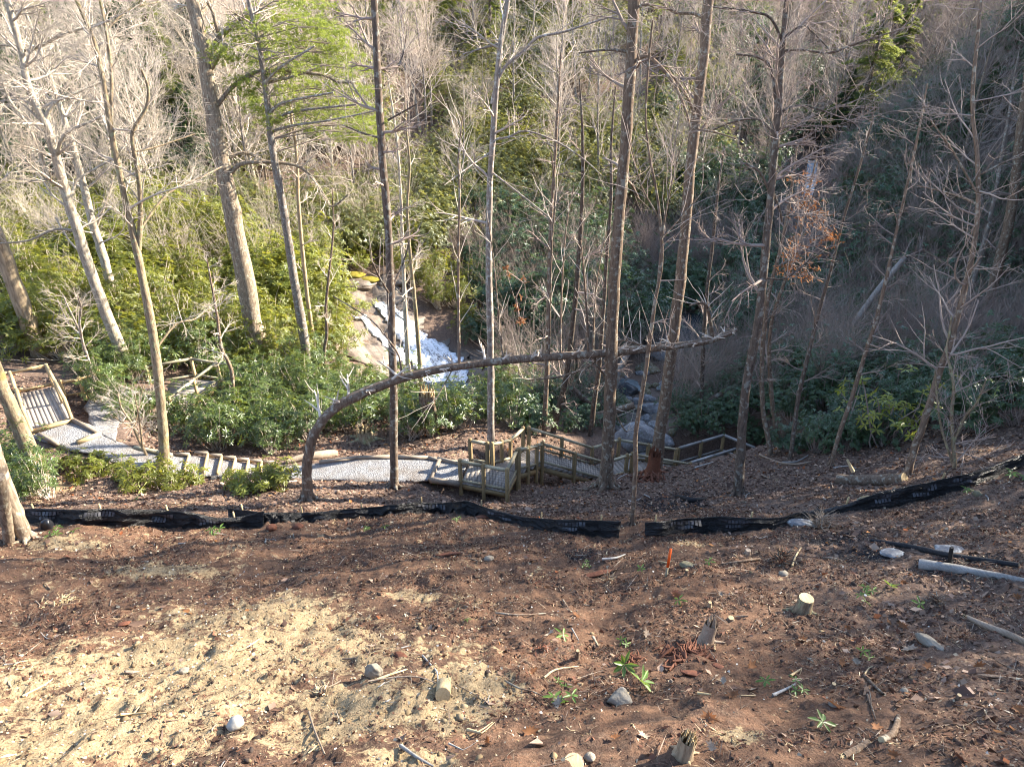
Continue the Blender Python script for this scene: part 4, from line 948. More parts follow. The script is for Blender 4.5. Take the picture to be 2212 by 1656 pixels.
scatter([(590, 690), (650, 690), (720, 800), (820, 880), (700, 880), (600, 780)], 20, .9, RHOB, 'rhododendron', 'sunlit rhododendron beside the waterfall rock', 'shrub', 'rhododendrons left of the waterfall rock', (.5, .85), clear=1.5, avoid=DECKS)
scatter([(1170, 820), (1310, 750), (1330, 935), (1200, 935)], 16, .9, RHOD, 'rhododendron', '', 'shrub', '', (.45, .8), clear=1.5, avoid=DECKS, stuff=True, water=False)
scatter([(1430, 470), (1640, 470), (1600, 690), (1440, 670)], 30, 1.0, RHOD, 'rhododendron', '', 'shrub', '', (.6, 1.1), clear=0, stuff=True)
scatter([(190, 820), (300, 810), (320, 910), (235, 925)], 9, .6, RHOB, 'rhododendron', 'leafy rhododendron between the footbridge and the overlook', 'shrub', 'rhododendrons beside the footbridge', (.45, .7), clear=.4, avoid=[DECKS[0], (-17.3, 21.6, 1.3)], fine=False)
p_ = atY(2085, 640, 20); sy = shrub_meshes(120, 1.0, 1.5, 60, 6, .15, .045, 'leaf_yellow', 'twig_brown', .2)
yr = place_tree(0, sy, 'rhododendron', (p_[0] - 1.2, p_[1], 0), 0, 1.9, 'tall thin rhododendron with yellowish sunlit leaves beside the leaning right tree', 'shrub', None, ('stems', 'foliage'))

# ------------------------------------------------------------------ far bare trees
def bare_tree(seed, H, r, kids, nl, maxl=3):
    global rnd
    keep = rnd; rnd = random.Random(seed)
    tb = MB(); cb = MB(); p = (0, 0, -.4); d = nrm((rnd.uniform(-.08, .08), rnd.uniform(-.08, .08), 1)); P = [p]; R = [r * 1.25]; n = 10
    for i in range(n):
        w = rv(); d = nrm((d[0] + .06 * w[0], d[1] + .06 * w[1], d[2] + .08)); p = tuple(p[j] + d[j] * H / n for j in range(3)); P.append(p); R.append(max(r * (1 - .86 * (i + 1) / n), .012))
    tb.tube(P, R, 7)
    for j in range(nl):
        t = .22 + .76 * (j + rnd.random()) / nl; i = min(int(t * n), n - 1); f = t * n - i; a = tuple(P[i][k] + (P[i + 1][k] - P[i][k]) * f for k in range(3))
        az = rnd.uniform(0, 6.283); el = rnd.uniform(.25, 1.05); nd = (math.cos(az) * math.cos(el), math.sin(az) * math.cos(el), math.sin(el))
        grow(cb, a, nd, H * rnd.uniform(.16, .3) * (1.2 - .75 * t), max(R[i] * .45, .014), 0, maxl - 1, .06, .2, .55, kids, (4, 3, 3, 3), .0065)
    rnd = keep
    return tb, cb
def sapling(seed, H, stems, kids):
    global rnd
    keep = rnd; rnd = random.Random(seed); cb = MB()
    for k in range(stems):
        az = rnd.uniform(0, 6.283); el = rnd.uniform(1.05, 1.5)
        grow(cb, (rnd.uniform(-.3, .3), rnd.uniform(-.3, .3), -.1), (math.cos(az) * math.cos(el), math.sin(az) * math.cos(el), math.sin(el)), H * rnd.uniform(.6, 1.1), .022, 0, 2, .1, .14, .7, kids, (4, 3, 3), .006)
    rnd = keep
    return cb
TREES = {'pale': [], 'pink': [], 'brown': []}
SAPL = {'pale': [], 'pink': [], 'brown': []}
BK = {'pale': 'bark_pale', 'pink': 'bark_grey', 'brown': 'bark_brown'}
for i in range(5):
    tb, cb = bare_tree(200 + i, 12 + 1.5 * i, .12 + .012 * i, (6, 4), 28)
    m1 = tb.mesh('trunk', 'bark_pale', True); m2 = cb.mesh('crown', 'twig_pale')
    for k in TREES:
        a, b = (m1, m2) if k == 'pale' else (m1.copy(), m2.copy())
        a.materials[0] = M[BK[k]]; b.materials[0] = M['twig_' + k]; TREES[k].append((a, b))
for i in range(5):
    cb = sapling(300 + i, 3.2 + .5 * i, 4 + i % 3, (7, 4)); m1 = cb.mesh('sapling', 'twig_pale')
    for k in SAPL:
        a = m1 if k == 'pale' else m1.copy(); a.materials[0] = M['twig_' + k]; SAPL[k].append(a)
def band(u, v):  # sun and shade put into colour: pale and pink lit, brown shaded
    x = u + rnd.gauss(0, 120)
    if x < 560: return 'pale'
    if x > 1640 or (x > 1000 and v > 520): return 'brown'
    return 'pink'
LBL = {'pale': ('pale bare tree in the sunlit wood behind the left thicket', 'pale bare trees of the left wood'),
       'pink': ('slender bare tree on the sunny far hillside', 'bare trees on the sunny far hillside'),
       'brown': ('dull brown bare tree in the shaded valley at right', 'bare trees of the shaded valley')}
SPT = {'pale': ('pale leafless sapling clump', 'sapling clumps of the left wood'),
       'pink': ('pinkish leafless sapling clump', 'sapling clumps on the sunny hillside'),
       'brown': ('brown leafless sapling clump', 'sapling clumps of the shaded gorge')}
def tree_label(k, u, v, s):
    a = {'pale': 'pale bare tree in the left wood', 'pink': 'bare tree on the sunny hillside', 'brown': 'brown bare tree in the shaded valley'}[k]
    return ('slim ' if s < .8 else 'stout ' if s > .98 else '') + a + (', near the top' if v < 130 else ', halfway up' if v < 280 else ', low down') + ' ' + where(u)
def wander(n, y0, y1, keep, powr=1.0):
    out = []; tries = 0
    while len(out) < n and tries < n * 60:
        tries += 1; Y = y0 + (y1 - y0) * rnd.random() ** powr; x = rnd.uniform(-.86, .86) * Y; z = gz(x, Y); u, v = proj((x, Y, z))
        if not (-90 < u < 2300 and v > -60): continue
        if keep(u, v, Y) and not any(inside((u, v), w) for w in WATER_PX): out.append((x, Y, z, u, v))
    return out
for x, y, z, u, v in wander(235, 47, 122, lambda u, v, Y: not (1690 < u < 1790 and 330 < v < 600) and (v < 500) and not (1700 < u < 1990 and Y < 84), 1.15):
    k = band(u, v); m = rnd.choice(TREES[k]); s = rnd.uniform(.62, 1.12)
    place_tree(0, m, 'bare_tree', (x, y), rnd.uniform(0, 6.28), (s, s * rnd.uniform(.9, 1.15)), tree_label(k, u, v, s), 'tree', LBL[k][1], ('trunk', 'crown'))
for x, y, z, u, v in wander(170, 23, 60, lambda u, v, Y: v < (880 if u > 1050 else 700) and not (1690 < u < 1790 and 330 < v < 600) and not (700 < u < 1100 and 560 < v < 900) and not (u > 1300 and u < 1640 and v > 640 and v < 960)):
    if trail_dist(x, y) < 1.5 or any((x - q[0]) ** 2 + (y - q[1]) ** 2 < q[2] ** 2 for q in DECKS): continue
    k = 'brown' if u > 950 else 'pale'; s = rnd.uniform(.55, 1.1)
    o = put('sapling', rnd.choice(SAPL[k]), None, (x, y, z)); o.rotation_euler = (0, 0, rnd.uniform(0, 6.28)); o.scale = (s, s, s * rnd.uniform(.9, 1.3)); tag(o, SPT[k][0] + (', high' if v < 420 else ', low') + ' ' + where(u), 'sapling', SPT[k][1])

# ------------------------------------------------------------------ undergrowth nobody could count: instanced on points
def instancer(name, pts, src, srot=None, scl=None):
    if srot is not None: nrg_ = np.random.default_rng(srot)
    else: nrg_ = nrg
    me = bpy.data.meshes.new(name); n = len(pts)
    me.vertices.add(n); me.vertices.foreach_set('co', np.asarray(pts, np.float32).ravel())
    a = me.attributes.new('turn', 'FLOAT_VECTOR', 'POINT'); rr = np.zeros((n, 3)); rr[:, 2] = nrg_.uniform(0, 6.28, n); rr[:, :2] = nrg_.normal(0, .06, (n, 2)); a.data.foreach_set('vector', rr.ravel().astype(np.float32))
    a = me.attributes.new('grow', 'FLOAT', 'POINT'); a.data.foreach_set('value', nrg_.uniform(*(scl or (.6, 1.2)), n).astype(np.float32))
    o = put(name, me); o['kind'] = 'stuff'
    ng = bpy.data.node_groups.new(name, 'GeometryNodeTree')
    ng.interface.new_socket('Geometry', in_out='INPUT', socket_type='NodeSocketGeometry'); ng.interface.new_socket('Geometry', in_out='OUTPUT', socket_type='NodeSocketGeometry')
    N = ng.nodes; gi = N.new('NodeGroupInput'); go = N.new('NodeGroupOutput'); ip = N.new('GeometryNodeInstanceOnPoints'); oi = N.new('GeometryNodeObjectInfo'); oi.inputs['Object'].default_value = src
    oi.transform_space = 'ORIGINAL'
    t1 = N.new('GeometryNodeInputNamedAttribute'); t1.data_type = 'FLOAT_VECTOR'; t1.inputs[0].default_value = 'turn'
    t2 = N.new('GeometryNodeInputNamedAttribute'); t2.data_type = 'FLOAT'; t2.inputs[0].default_value = 'grow'
    L = ng.links; L.new(gi.outputs[0], ip.inputs['Points']); L.new(oi.outputs['Geometry'], ip.inputs['Instance']); L.new(t1.outputs[0], ip.inputs['Rotation']); L.new(t2.outputs[0], ip.inputs['Scale']); L.new(ip.outputs[0], go.inputs[0])
    md = o.modifiers.new('spread', 'NODES'); md.node_group = ng
    return o
SRC = {}
for o in C.objects:
    if o.type == 'MESH' and o.data.name not in SRC: SRC[o.data.name] = o
def src_of(me):
    if me.name not in SRC:
        p = wander(1, 60, 90, lambda u, v, Y: 200 < u < 1500 and v < 400)[0]
        o = put(me.name.split('.')[0] if me.name.split('.')[0] != 'foliage' else 'laurel_bush', me, None, p[:3]); tag(o, 'leafless sapling clump low on the far hillside' if 'sapling' in me.name else 'green laurel bush low on the far hillside', 'sapling' if 'sapling' in me.name else 'shrub', 'undergrowth of the far hillside'); SRC[me.name] = o
    return SRC[me.name]
# tree stands: the far wood, and added shade trees out of view
def wood(pts, k, scl, seed):
    for me in HEM[k]:
        instancer('far_and_shade_woods', pts, [o for o in C.objects if o.type == 'MESH' and o.data == me][0], seed, scl)
def bare_wood(pts, k, i, scl, seed):
    for me in TREES[k][i]:
        instancer('far_and_shade_woods', pts, [o for o in C.objects if o.type == 'MESH' and o.data == me][0], seed, scl)
onz = lambda L: [(x, y, gz(x, y)) for x, y in L]
for me_, pts_, sc_ in LATER:
    sd = rnd.randrange(9999)
    for m_ in me_: instancer('undergrowth', pts_, [o for o in C.objects if o.type == 'MESH' and o.data == m_][0], sd, sc_)
mid = wander(430, 27, 62, lambda u, v, Y: 430 < v < 900 and u > 980 and not (1690 < u < 1790 and 330 < v < 600) and not (u < 1090 and v > 560), 1.0)
mid = [q for q in mid if trail_dist(q[0], q[1]) > 1.5 and not any((q[0] - w[0]) ** 2 + (q[1] - w[1]) ** 2 < w[2] ** 2 for w in DECKS)]
for i in range(5): instancer('undergrowth', [q[:3] for q in mid[i::5]], src_of(SAPL['brown'][i]), None, (.45, .95))
rsl = wander(150, 40, 75, lambda u, v, Y: u > 1640 and v < 640 and not (1690 < u < 1790 and 330 < v < 600), 1.0)
for i in range(5): instancer('undergrowth', [q[:3] for q in rsl[i::5]], src_of(SAPL['brown'][i]), None, (.7, 1.4))
back = [(x, y, gz(x, y)) for x, y in ((rnd.uniform(-.8, .8) * Y, Y) for Y in (rnd.uniform(112, 215) for _ in range(620)))]
for i in range(4): bare_wood(back[i::4], ('pink', 'brown')[i % 2], i, (.7, 1.1), 70 + i)
evg = [(x, y, gz(x, y)) for x, y in ((rnd.uniform(.28, .62) * Y, Y) for Y in (rnd.uniform(118, 190) for _ in range(60)))]
wood(evg, 3, (.7, 1.1), 80)
far = wander(260, 40, 128, lambda u, v, Y: v < 700 and not (700 < u < 1000 and 560 < v) and not (1690 < u < 1790 and 330 < v < 600), 1.1)
gp = {}
for x, y, z, u, v in far:
    k = band(u, v); gp.setdefault((k, rnd.randrange(5)), []).append((x, y, z))
for (k, i), pts in gp.items():
    instancer('undergrowth', pts, src_of(SAPL[k][i]), None, (.55, 1.2))
lau = wander(2700, 38, 128, lambda u, v, Y: v < 760 and fbm(np.array([u * .004]), np.array([v * .006]), 1.0, 2)[0] > -.22 and not (700 < u < 1080 and 560 < v) and not (1690 < u < 1790 and 330 < v < 600))
gl = {}
for x, y, z, u, v in lau:
    if u > 1560 and rnd.random() < .4: continue
    src = RHOD if (u > 1500 + rnd.gauss(0, 80) or (u < 480 and v < 430) or (u > 1000 and v > 500)) else (LAU if v < 560 else RHO)
    gl.setdefault(rnd.choice(src)[1].name, []).append((x, y, z))
MEN = {m.name: m for L in (RHO, RHOD, LAU) for _, m in L}
for nm, pts in gl.items():
    instancer('undergrowth', pts, src_of(MEN[nm]), None, (.7, 2.0))

# unseen trees right of the view, added to shade gorge, stairs and slope
wood(onz([(62, 46), (66, 52), (60, 58), (67, 61), (63, 66), (70, 70), (66, 76), (58, 50), (72, 56), (74, 66), (64, 41), (70, 46), (76, 78), (72, 84)]), 2, (.38, .5), 5)
wood(onz([(30, 30.5), (31, 32), (32, 33.5), (33, 35), (34, 33), (35, 36), (33, 31), (36, 34.5), (29.5, 29), (37, 37), (34.5, 37), (31.5, 30.2), (33, 28), (35.5, 31.5), (38, 35), (30.6, 28)]), 2, (1.15, 1.4), 6)
bare_wood(onz([(23.5, 20.5), (26, 22.5), (22.6, 18.6), (24.5, 23), (25.5, 19.5), (27.5, 21), (23, 22)]), 'brown', 4, (.95, 1.15), 7)
wood(onz([(26, 11), (22.8, 8.6)]), 2, (.6, .75), 17)
bare_wood(onz([(21.5, 10), (23, 12.2), (24.5, 9), (22, 7), (20.5, 12.8), (26, 13.2)]), 'brown', 2, (.8, 1.0), 18)
bare_wood(onz([(24, 16.5), (26, 21), (22, 11.5), (21, 6), (25, 9), (28, 25), (30, 20), (24, 3), (29, 12)]), 'brown', 1, (.7, .9), 8)
bare_wood(onz([(23, 14), (27, 16), (24, 19), (21, 8), (26, 5), (31, 27), (33, 18)]), 'brown', 3, (.6, .85), 9)

# ------------------------------------------------------------------ hanging dead leaves
def dead_leaves(name, label, pix, Y, n, spread, parent=None):
    c = np.array([atY(u, v, Y) for u, v in pix]); rg = np.random.default_rng(len(pix) * 7 + n)
    q = c[rg.integers(0, len(c), n)] + rg.normal(0, 1, (n, 3)) * spread
    org = c.mean(0); fb = MB(); whorl_leaves(q - org, np.tile([0, 0, -1.0], (n, 1)) + rg.normal(0, .6, (n, 3)), 3, .14, .06, (-.2, .8), fb, rg)
    tb = MB()
    for i in range(min(n // 3, 60)):
        j = rg.integers(0, n); k = rg.integers(0, n); 
        if np.linalg.norm(q[j] - q[k]) < 1.6: tb.tube([q[j] - org, (q[j] + q[k]) / 2 - org + rg.normal(0, .06, 3), q[k] - org], [.008, .007, .006], 3)
    tw = c - org; o = np.argsort(c[:, 2]); tb.tube([tuple(tw[i]) for i in o], [.014] * len(c), 4)
    r = thing(name, label, 'branch', tuple(org)); obj('foliage', fb, 'leaf_dead', r); obj('twigs', tb, 'twig_brown', r)
dead_leaves('dead_branch', 'hanging branch of curled brown oak leaves in front of the right valley', [(1735, 395), (1745, 430), (1760, 455), (1740, 480), (1775, 500), (1720, 540), (1705, 570), (1740, 580), (1790, 520)], 19, 190, .20)
dead_leaves('dead_branch', 'small spray of orange-brown leaves hanging in front of the gorge', [(1130, 610), (1115, 640), (1118, 665), (1125, 690), (1095, 585)], 19, 26, .08)
# ------------------------------------------------------------------ timber stairs
def post(parent, p, z0, z1, w=.115, mat='timber_post', rz=0.0, loc=(0, 0, 0)):
    """square post with a chamfered head"""
    mb = MB(); x, y = p[0] - loc[0], p[1] - loc[1]; c, s = math.cos(rz), math.sin(rz)
    def ring(h, z): return [(x + (a * c - b * s) * h, y + (a * s + b * c) * h, z - loc[2]) for a, b in ((-1, -1), (1, -1), (1, 1), (-1, 1))]
    V = ring(w / 2, z0) + ring(w / 2, z1 - .03) + ring(w / 2 - .025, z1)
    q = [(i, (i + 1) % 4, 4 + (i + 1) % 4, 4 + i) for i in range(4)] + [(4 + i, 4 + (i + 1) % 4, 8 + (i + 1) % 4, 8 + i) for i in range(4)] + [(8, 9, 10, 11)]
    mb.add(V, q); return obj('post', mb, mat, parent)
def bar(parent, name, p, q, w, h, mat, loc=(0, 0, 0)):
    mb = MB(); mb.box(tuple(np.array(p) - loc), tuple(np.array(q) - loc), w, h); return obj(name, mb, mat, parent)
def lerp(a, b, t): return tuple(a[i] + (b[i] - a[i]) * t for i in range(len(a)))
def rail(parent, a, b, H=1.0, mesh=True, loc=(0, 0, 0), mat='timber_rail', lower=True):
    """top rail, lower rail and wire panel between floor points a and b"""
    up = lambda p, h: (p[0], p[1], p[2] + h)
    a2, b2 = lerp(a, b, .012), lerp(a, b, .988)
    bar(parent, 'top_rail', up(a2, H - .07), up(b2, H - .07), .105, .085, mat, loc)
    if lower: bar(parent, 'lower_rail', up(a2, .13), up(b2, .13), .05, .08, mat, loc)
    if mesh:
        mb = MB(); L = math.dist(a, b); n = max(3, int(L / .10)); o = np.array(loc)
        for i in range(1, n):
            p = lerp(a2, b2, i / n); mb.tube([np.array(up(p, .16)) - o, np.array(up(p, H - .11)) - o], [.0045, .0045], 3)
        for k in range(1, 7):
            h = .16 + (H - .27) * k / 7; mb.tube([np.array(up(a2, h)) - o, np.array(up(b2, h)) - o], [.0045, .0045], 3)
        obj('wire_mesh', mb, 'wire', parent)
def deck(parent, poly, z, n, loc, a=0, mat='timber_deck'):
    """boards laid between edge a..a+1 and the opposite edge of a four-cornered deck"""
    A, B, Cc, D = [poly[(a + i) % 4] for i in range(4)]
    for i in range(n):
        t0, t1 = (i + .025) / n, (i + .975) / n
        mb = MB(); q = [lerp(A, B, t0), lerp(A, B, t1), lerp(D, Cc, t1), lerp(D, Cc, t0)]
        dz = rnd.uniform(-.004, .004); V = [(x - loc[0], y - loc[1], z + dz - loc[2]) for x, y in q] + [(x - loc[0], y - loc[1], z + dz - .04 - loc[2]) for x, y in q]
        mb.add(V, [(0, 1, 2, 3), (7, 6, 5, 4)] + [(i, i + 4, (i + 1) % 4 + 4, (i + 1) % 4) for i in range(4)]); obj('deck_board', mb, mat, parent)
    for i in range(4):
        p, q = poly[i], poly[(i + 1) % 4]; bar(parent, 'joist', (p[0], p[1], z - .135), (q[0], q[1], z - .135), .045, .18, 'timber_post', loc)
def flight(parent, a0, b0, a1, b1, z0, z1, n, loc):
    for i in range(n):
        t = (i + .5) / n; z = z0 - (i + 1) * (z0 - z1) / (n + 1); p, q = lerp(a0, b0, 0) and lerp(a0, a1, t), lerp(b0, b1, t)
        run = math.dist(a0, a1) / n; bar(parent, 'tread', (p[0], p[1], z - .02), (q[0], q[1], z - .02), run * 1.02, .042, 'timber_deck', loc)
    for s, e in ((a0, a1), (b0, b1)):
        bar(parent, 'stringer', (s[0], s[1], z0 - .24), (e[0], e[1], z1 - .24), .05, .20, 'timber_post', loc)
def zfloor(p): return gz(p[0], p[1])
G1, G2, G3, G4 = -14.55, -15.2, -17.05, -18.55
A_, C_, D_, E_, F_ = (-1.78, 19.1), (-.16, 18.57), (.17, 19.7), (-1.5, 20.35), (-.88, 20.15)
Gg = (-.70, 20.12); H_, I_, J_, N_, M_ = (-.06, 21.35), (.43, 22.15), (.66, 22.2), (1.13, 21.12), (.92, 20.95)
o_ = (-.2, 20.2, G1)
st = thing('wooden_staircase', 'greenish treated timber staircase with wire-panelled landings descending from the gravel path', 'staircase', o_)
W = lambda p, z: (p[0], p[1], z)
K_ = (.24, 19.78)
for p, zb, zt in ((A_, -15.1, G1 + 1.03), (lerp(A_, C_, .5), -15.2, G1 + 1.03), (C_, -15.3, G1 + 1.03), (D_, -15.5, G1 + 1.03), (E_, -15.0, G1 + 1.03), (F_, -15.0, G1 + 1.03), (Gg, -15.2, G1 + 1.03)):
    post(st, p, min(zb, zfloor(p) - .2), zt, loc=o_, rz=-.3)
deck(st, [A_, C_, D_, lerp(E_, F_, .0)], G1, 11, o_, 0)
for p, q in ((A_, lerp(A_, C_, .5)), (lerp(A_, C_, .5), C_), (C_, D_), (E_, F_)): rail(st, W(p, G1), W(q, G1), loc=o_, mesh=(p is not E_))
flight(st, Gg, K_, H_, M_, G1, G2, 4, o_)
mid1, mid2 = lerp(Gg, H_, .5), lerp(K_, M_, .5)
gm = (G1 + G2) / 2
for p, z in ((K_, G1), (mid2, gm), (M_, G2), (mid1, gm), (H_, G2), (I_, G2), (J_, G2), (N_, G2)): post(st, p, min(z - .6, zfloor(p) - .2), z + 1.03, loc=o_, rz=.4)
for a, za, b, zb in ((Gg, G1, mid1, gm), (mid1, gm, H_, G2), (K_, G1, mid2, gm), (mid2, gm, M_, G2), (H_, G2, I_, G2), (M_, G2, N_, G2)): rail(st, W(a, za), W(b, zb), loc=o_, mesh=False)
deck(st, [H_, M_, N_, J_], G2, 9, o_, 1)
e_far, e_near = (3.35, 23.55), (3.75, 22.5)
flight(st, J_, N_, e_far, e_near, G2, G3, 12, o_)
prev = None
for t in (0, .5, 1):
    for s, e, pr in ((J_, e_far, 0), (N_, e_near, 1)):
        p = lerp(s, e, t); z = G2 + (G3 - G2) * t
        if t: post(st, p, min(z - .5, zfloor(p) - .2), z + 1.0, loc=o_, rz=.45)
for s, e in ((J_, e_far), (N_, e_near)):
    for t in (0, .5): rail(st, W(lerp(s, e, t), G2 + (G3 - G2) * t), W(lerp(s, e, t + .5), G2 + (G3 - G2) * (t + .5)), loc=o_, mesh=(s is N_))
l3f, l3n = (4.55, 24.15), (4.95, 23.1)
deck(st, [e_far, e_near, l3n, l3f], G3, 8, o_, 1)
for p in (l3f, lerp(e_far, l3f, .75), l3n, lerp(e_near, l3n, .8)): post(st, p, min(G3 - .6, zfloor(p) - .2), G3 + 1.05, loc=o_, rz=.45)
rail(st, W(e_far, G3), W(l3f, G3), loc=o_, mesh=False); rail(st, W(e_near, G3), W(l3n, G3), loc=o_, mesh=False)
f3f, f3n = (7.3, 25.1), (7.6, 24.0)
flight(st, l3f, l3n, f3f, f3n, G3, G4 + .35, 10, o_)
for s, e in ((l3f, f3f), (l3n, f3n)):
    for t in (0, .5):
        rail(st, W(lerp(s, e, t), G3 + (G4 + .35 - G3) * t), W(lerp(s, e, t + .5), G3 + (G4 + .35 - G3) * (t + .5)), loc=o_, mesh=False)
        p = lerp(s, e, t + .5); post(st, p, min(-19, zfloor(p) - .2), G3 + (G4 + .35 - G3) * (t + .5) + 1.0, loc=o_, rz=.4)
# lower boardwalk
o2 = (8.5, 25.2, -18.2); bw = thing('boardwalk', 'weathered lower boardwalk with pale flat rails among the rhododendrons', 'boardwalk', o2)
b1, b2, b3, b4 = (7.75, 24.15), (10.0, 25.2), (9.75, 26.3), (7.45, 25.25); zb = G4 + .33
deck(bw, [b1, b2, b3, b4], zb, 10, o2, 1)
for p in (b4, lerp(b4, b3, .5), b3, b1, lerp(b1, b2, .5), b2): post(bw, p, min(-19.2, zfloor(p) - .3), zb + .95, loc=o2, rz=.4)
for a, b in ((b4, b3), (b1, b2)):
    rail(bw, W(a, zb), W(lerp(a, b, .5), zb), loc=o2, mesh=False, mat='grey_wood'); rail(bw, W(lerp(a, b, .5), zb), W(b, zb), loc=o2, mesh=False, mat='grey_wood')
b5, b6 = (11.6, 25.6), (11.9, 24.6)
rail(bw, W(b3, zb), W(b5, zb - .5), loc=o2, mesh=False, mat='grey_wood'); rail(bw, W(b2, zb), W(b6, zb - .5), loc=o2, mesh=False, mat='grey_wood')
for p in (b5, b6): post(bw, p, min(-19.6, zfloor(p) - .3), zb + .4, loc=o2, rz=.4)
deck(bw, [b2, b6, b5, b3], zb - .25, 8, o2, 0)
def hand(label, a, b, za, zb_, n=3):
    A = atZ(a[0], a[1], za); B = atZ(b[0], b[1], zb_); r = thing('handrail', label, 'railing', (A[0], A[1], A[2] - 1))
    L = (A[0], A[1], A[2] - 1)
    bar(r, 'top_rail', A, B, .11, .07, 'grey_wood', L)
    bar(r, 'lower_rail', (A[0], A[1], A[2] - .55), (B[0], B[1], B[2] - .55), .09, .06, 'grey_wood', L)
    for i in range(n):
        p = lerp(A, B, i / (n - 1)); post(r, p, min(p[2] - 1.0, gz(p[0], p[1]) - .3), p[2] - .03, loc=L, rz=.3)
hand('pale handrail climbing away through the shaded rhododendrons, nearer of two', (1640, 978), (1735, 945), -15.6, -15.6)
hand('pale handrail climbing away through the shaded rhododendrons, farther of two', (1722, 866), (1812, 834), -16.0, -15.6)
hand('short pale handrail peeping out by the creek bank', (1566, 860), (1605, 845), -18.6, -18.6, 2)

# sunlit deck bridge at left
G5 = -13.0; q1, q2, q3, q4 = (-16.66, 19.9), (-15.72, 20.7), (-17.84, 23.2), (-18.85, 22.6); o3 = (-17.3, 21.6, G5)
dk = thing('footbridge', 'sunlit plank footbridge with honey-coloured posts and rails at the left edge', 'bridge', o3)
deck(dk, [q1, q2, q3, q4], G5, 9, o3, 0, 'timber_deck')
for p in (q1, q2, q3, q4, lerp(q2, q3, .5), lerp(q1, q4, .55)): post(dk, p, min(G5 - .5, zfloor(p) - .3), G5 + 1.0, .12, 'timber_fresh', .7, o3)
for a, b in ((q2, lerp(q2, q3, .5)), (lerp(q2, q3, .5), q3), (q4, lerp(q1, q4, .55)), (lerp(q1, q4, .55), q1)): rail(dk, W(a, G5), W(b, G5), loc=o3, mesh=False, mat='timber_fresh')
q5 = (-19.9, 22.1); rail(dk, W(q3, G5), W(q4, G5), loc=o3, mesh=False, mat='timber_fresh'); rail(dk, W(q4, G5), W(q5, G5), loc=o3, mesh=False, mat='timber_fresh')
bar(dk, 'edge_beam', (q1[0], q1[1], G5 + .05), (q2[0], q2[1], G5 + .05), .14, .12, 'timber_fresh', o3)
o3b = (-17.9, 23.75, -13.9); rl = thing('ramp_railing', 'honey-coloured two-rail railing curving away right of the footbridge', 'railing', o3b)
RP = [(-19.3, 23.35, -14.0), (-17.95, 23.75, -13.85), (-17.35, 24.0, -13.85), (-16.95, 24.7, -13.9)]
for a, b in zip(RP[:-1], RP[1:]): rail(rl, a, b, .8, False, o3b, 'timber_fresh')
for p in RP: post(rl, p, min(p[2] - .4, zfloor(p) - .3), p[2] + .86, .11, 'timber_fresh', .3, o3b)
# overlook platform in the thicket
G6 = -14.85; v1, v2, v3, v4, v5 = (-13.15, 27.0), (-13.9, 23.9), (-15.3, 24.2), (-16.1, 26.6), (-14.45, 27.4); o4 = (-14.5, 25.7, G6)
ov = thing('overlook_platform', 'small railed timber overlook half hidden in the rhododendrons', 'platform', o4)
deck(ov, [v2, v1, (-15.2, 27.3), (-15.9, 24.3)], G6, 14, o4, 0)
for p in (v1, v2, v3, v4, v5, lerp(v1, v2, .5)): post(ov, p, min(G6 - .5, zfloor(p) - .3), G6 + 1.0, .12, 'timber_fresh', .2, o4)
for a, b in ((v1, lerp(v1, v2, .5)), (lerp(v1, v2, .5), v2), (v2, v3), (v4, v5), (v5, v1)): rail(ov, W(a, G6), W(b, G6), loc=o4, mesh=False)

# trail edging and steps
def timber_run(pix, name, label, mat='timber_edge', w=.12, h=.12, lift=.03):
    P = [atZ(u, v, z) for u, v, z in pix]; L = P[0]; r = thing(name, label, 'edging', L)
    for a, b in zip(P[:-1], P[1:]): bar(r, 'timber', (a[0], a[1], a[2] + lift), (b[0], b[1], b[2] + lift), w, h, mat, L)
timber_run([(690, 1000, -14.43), (770, 990, -14.47), (850, 988, -14.5)], 'path_edging', 'thin timber edging along the far side of the level gravel path, left length')
timber_run([(850, 988, -14.5), (925, 990, -14.52), (955, 996, -14.54)], 'path_edging', 'thin timber edging along the far side of the level gravel path, right length')
timber_run([(945, 993, -14.55), (1010, 1006, -14.55)], 'path_edging', 'timber kerb beyond the gravel square before the first landing', h=.16)
timber_run([(929, 1038, -14.53), (993, 1046, -14.55)], 'path_edging', 'reddish timber kerb on the near side of the gravel square', h=.16, w=.14)
timber_run([(950, 995, -14.53), (929, 1038, -14.53)], 'path_edging', 'timber threshold across the path before the gravel square')
timber_run([(158, 909, -13.0), (218, 940, -13.28)], 'path_edging', 'brown timber kerb on the right of the gravel apron below the footbridge', h=.16)
timber_run([(84, 940, -13.02), (125, 960, -13.1)], 'path_edging', 'brown timber kerb on the left of the gravel apron below the footbridge', h=.16)
timber_run([(218, 940, -13.28), (168, 958, -13.2)], 'path_edging', 'honey-lit timber step closing the gravel apron below the footbridge', 'timber_fresh', h=.2)
timber_run([(290, 968, -13.6), (340, 978, -13.7), (372, 985, -13.8)], 'path_edging', 'pale timber edging above the sunlit bend of the path', 'timber_rail')
steps = [((450, 984), (440, 1024), -13.98), ((480, 989), (470, 1025), -14.06), ((510, 994), (501, 1026), -14.14), ((538, 998), (531, 1027), -14.22), ((566, 1001), (561, 1028), -14.29), ((593, 1004), (590, 1030), -14.35), ((410, 987), (398, 1024), -13.92)]
o5 = atZ(505, 1010, -14.1); sg = thing('path_steps', 'row of honey timber risers stepping up the gravel path', 'steps', o5)
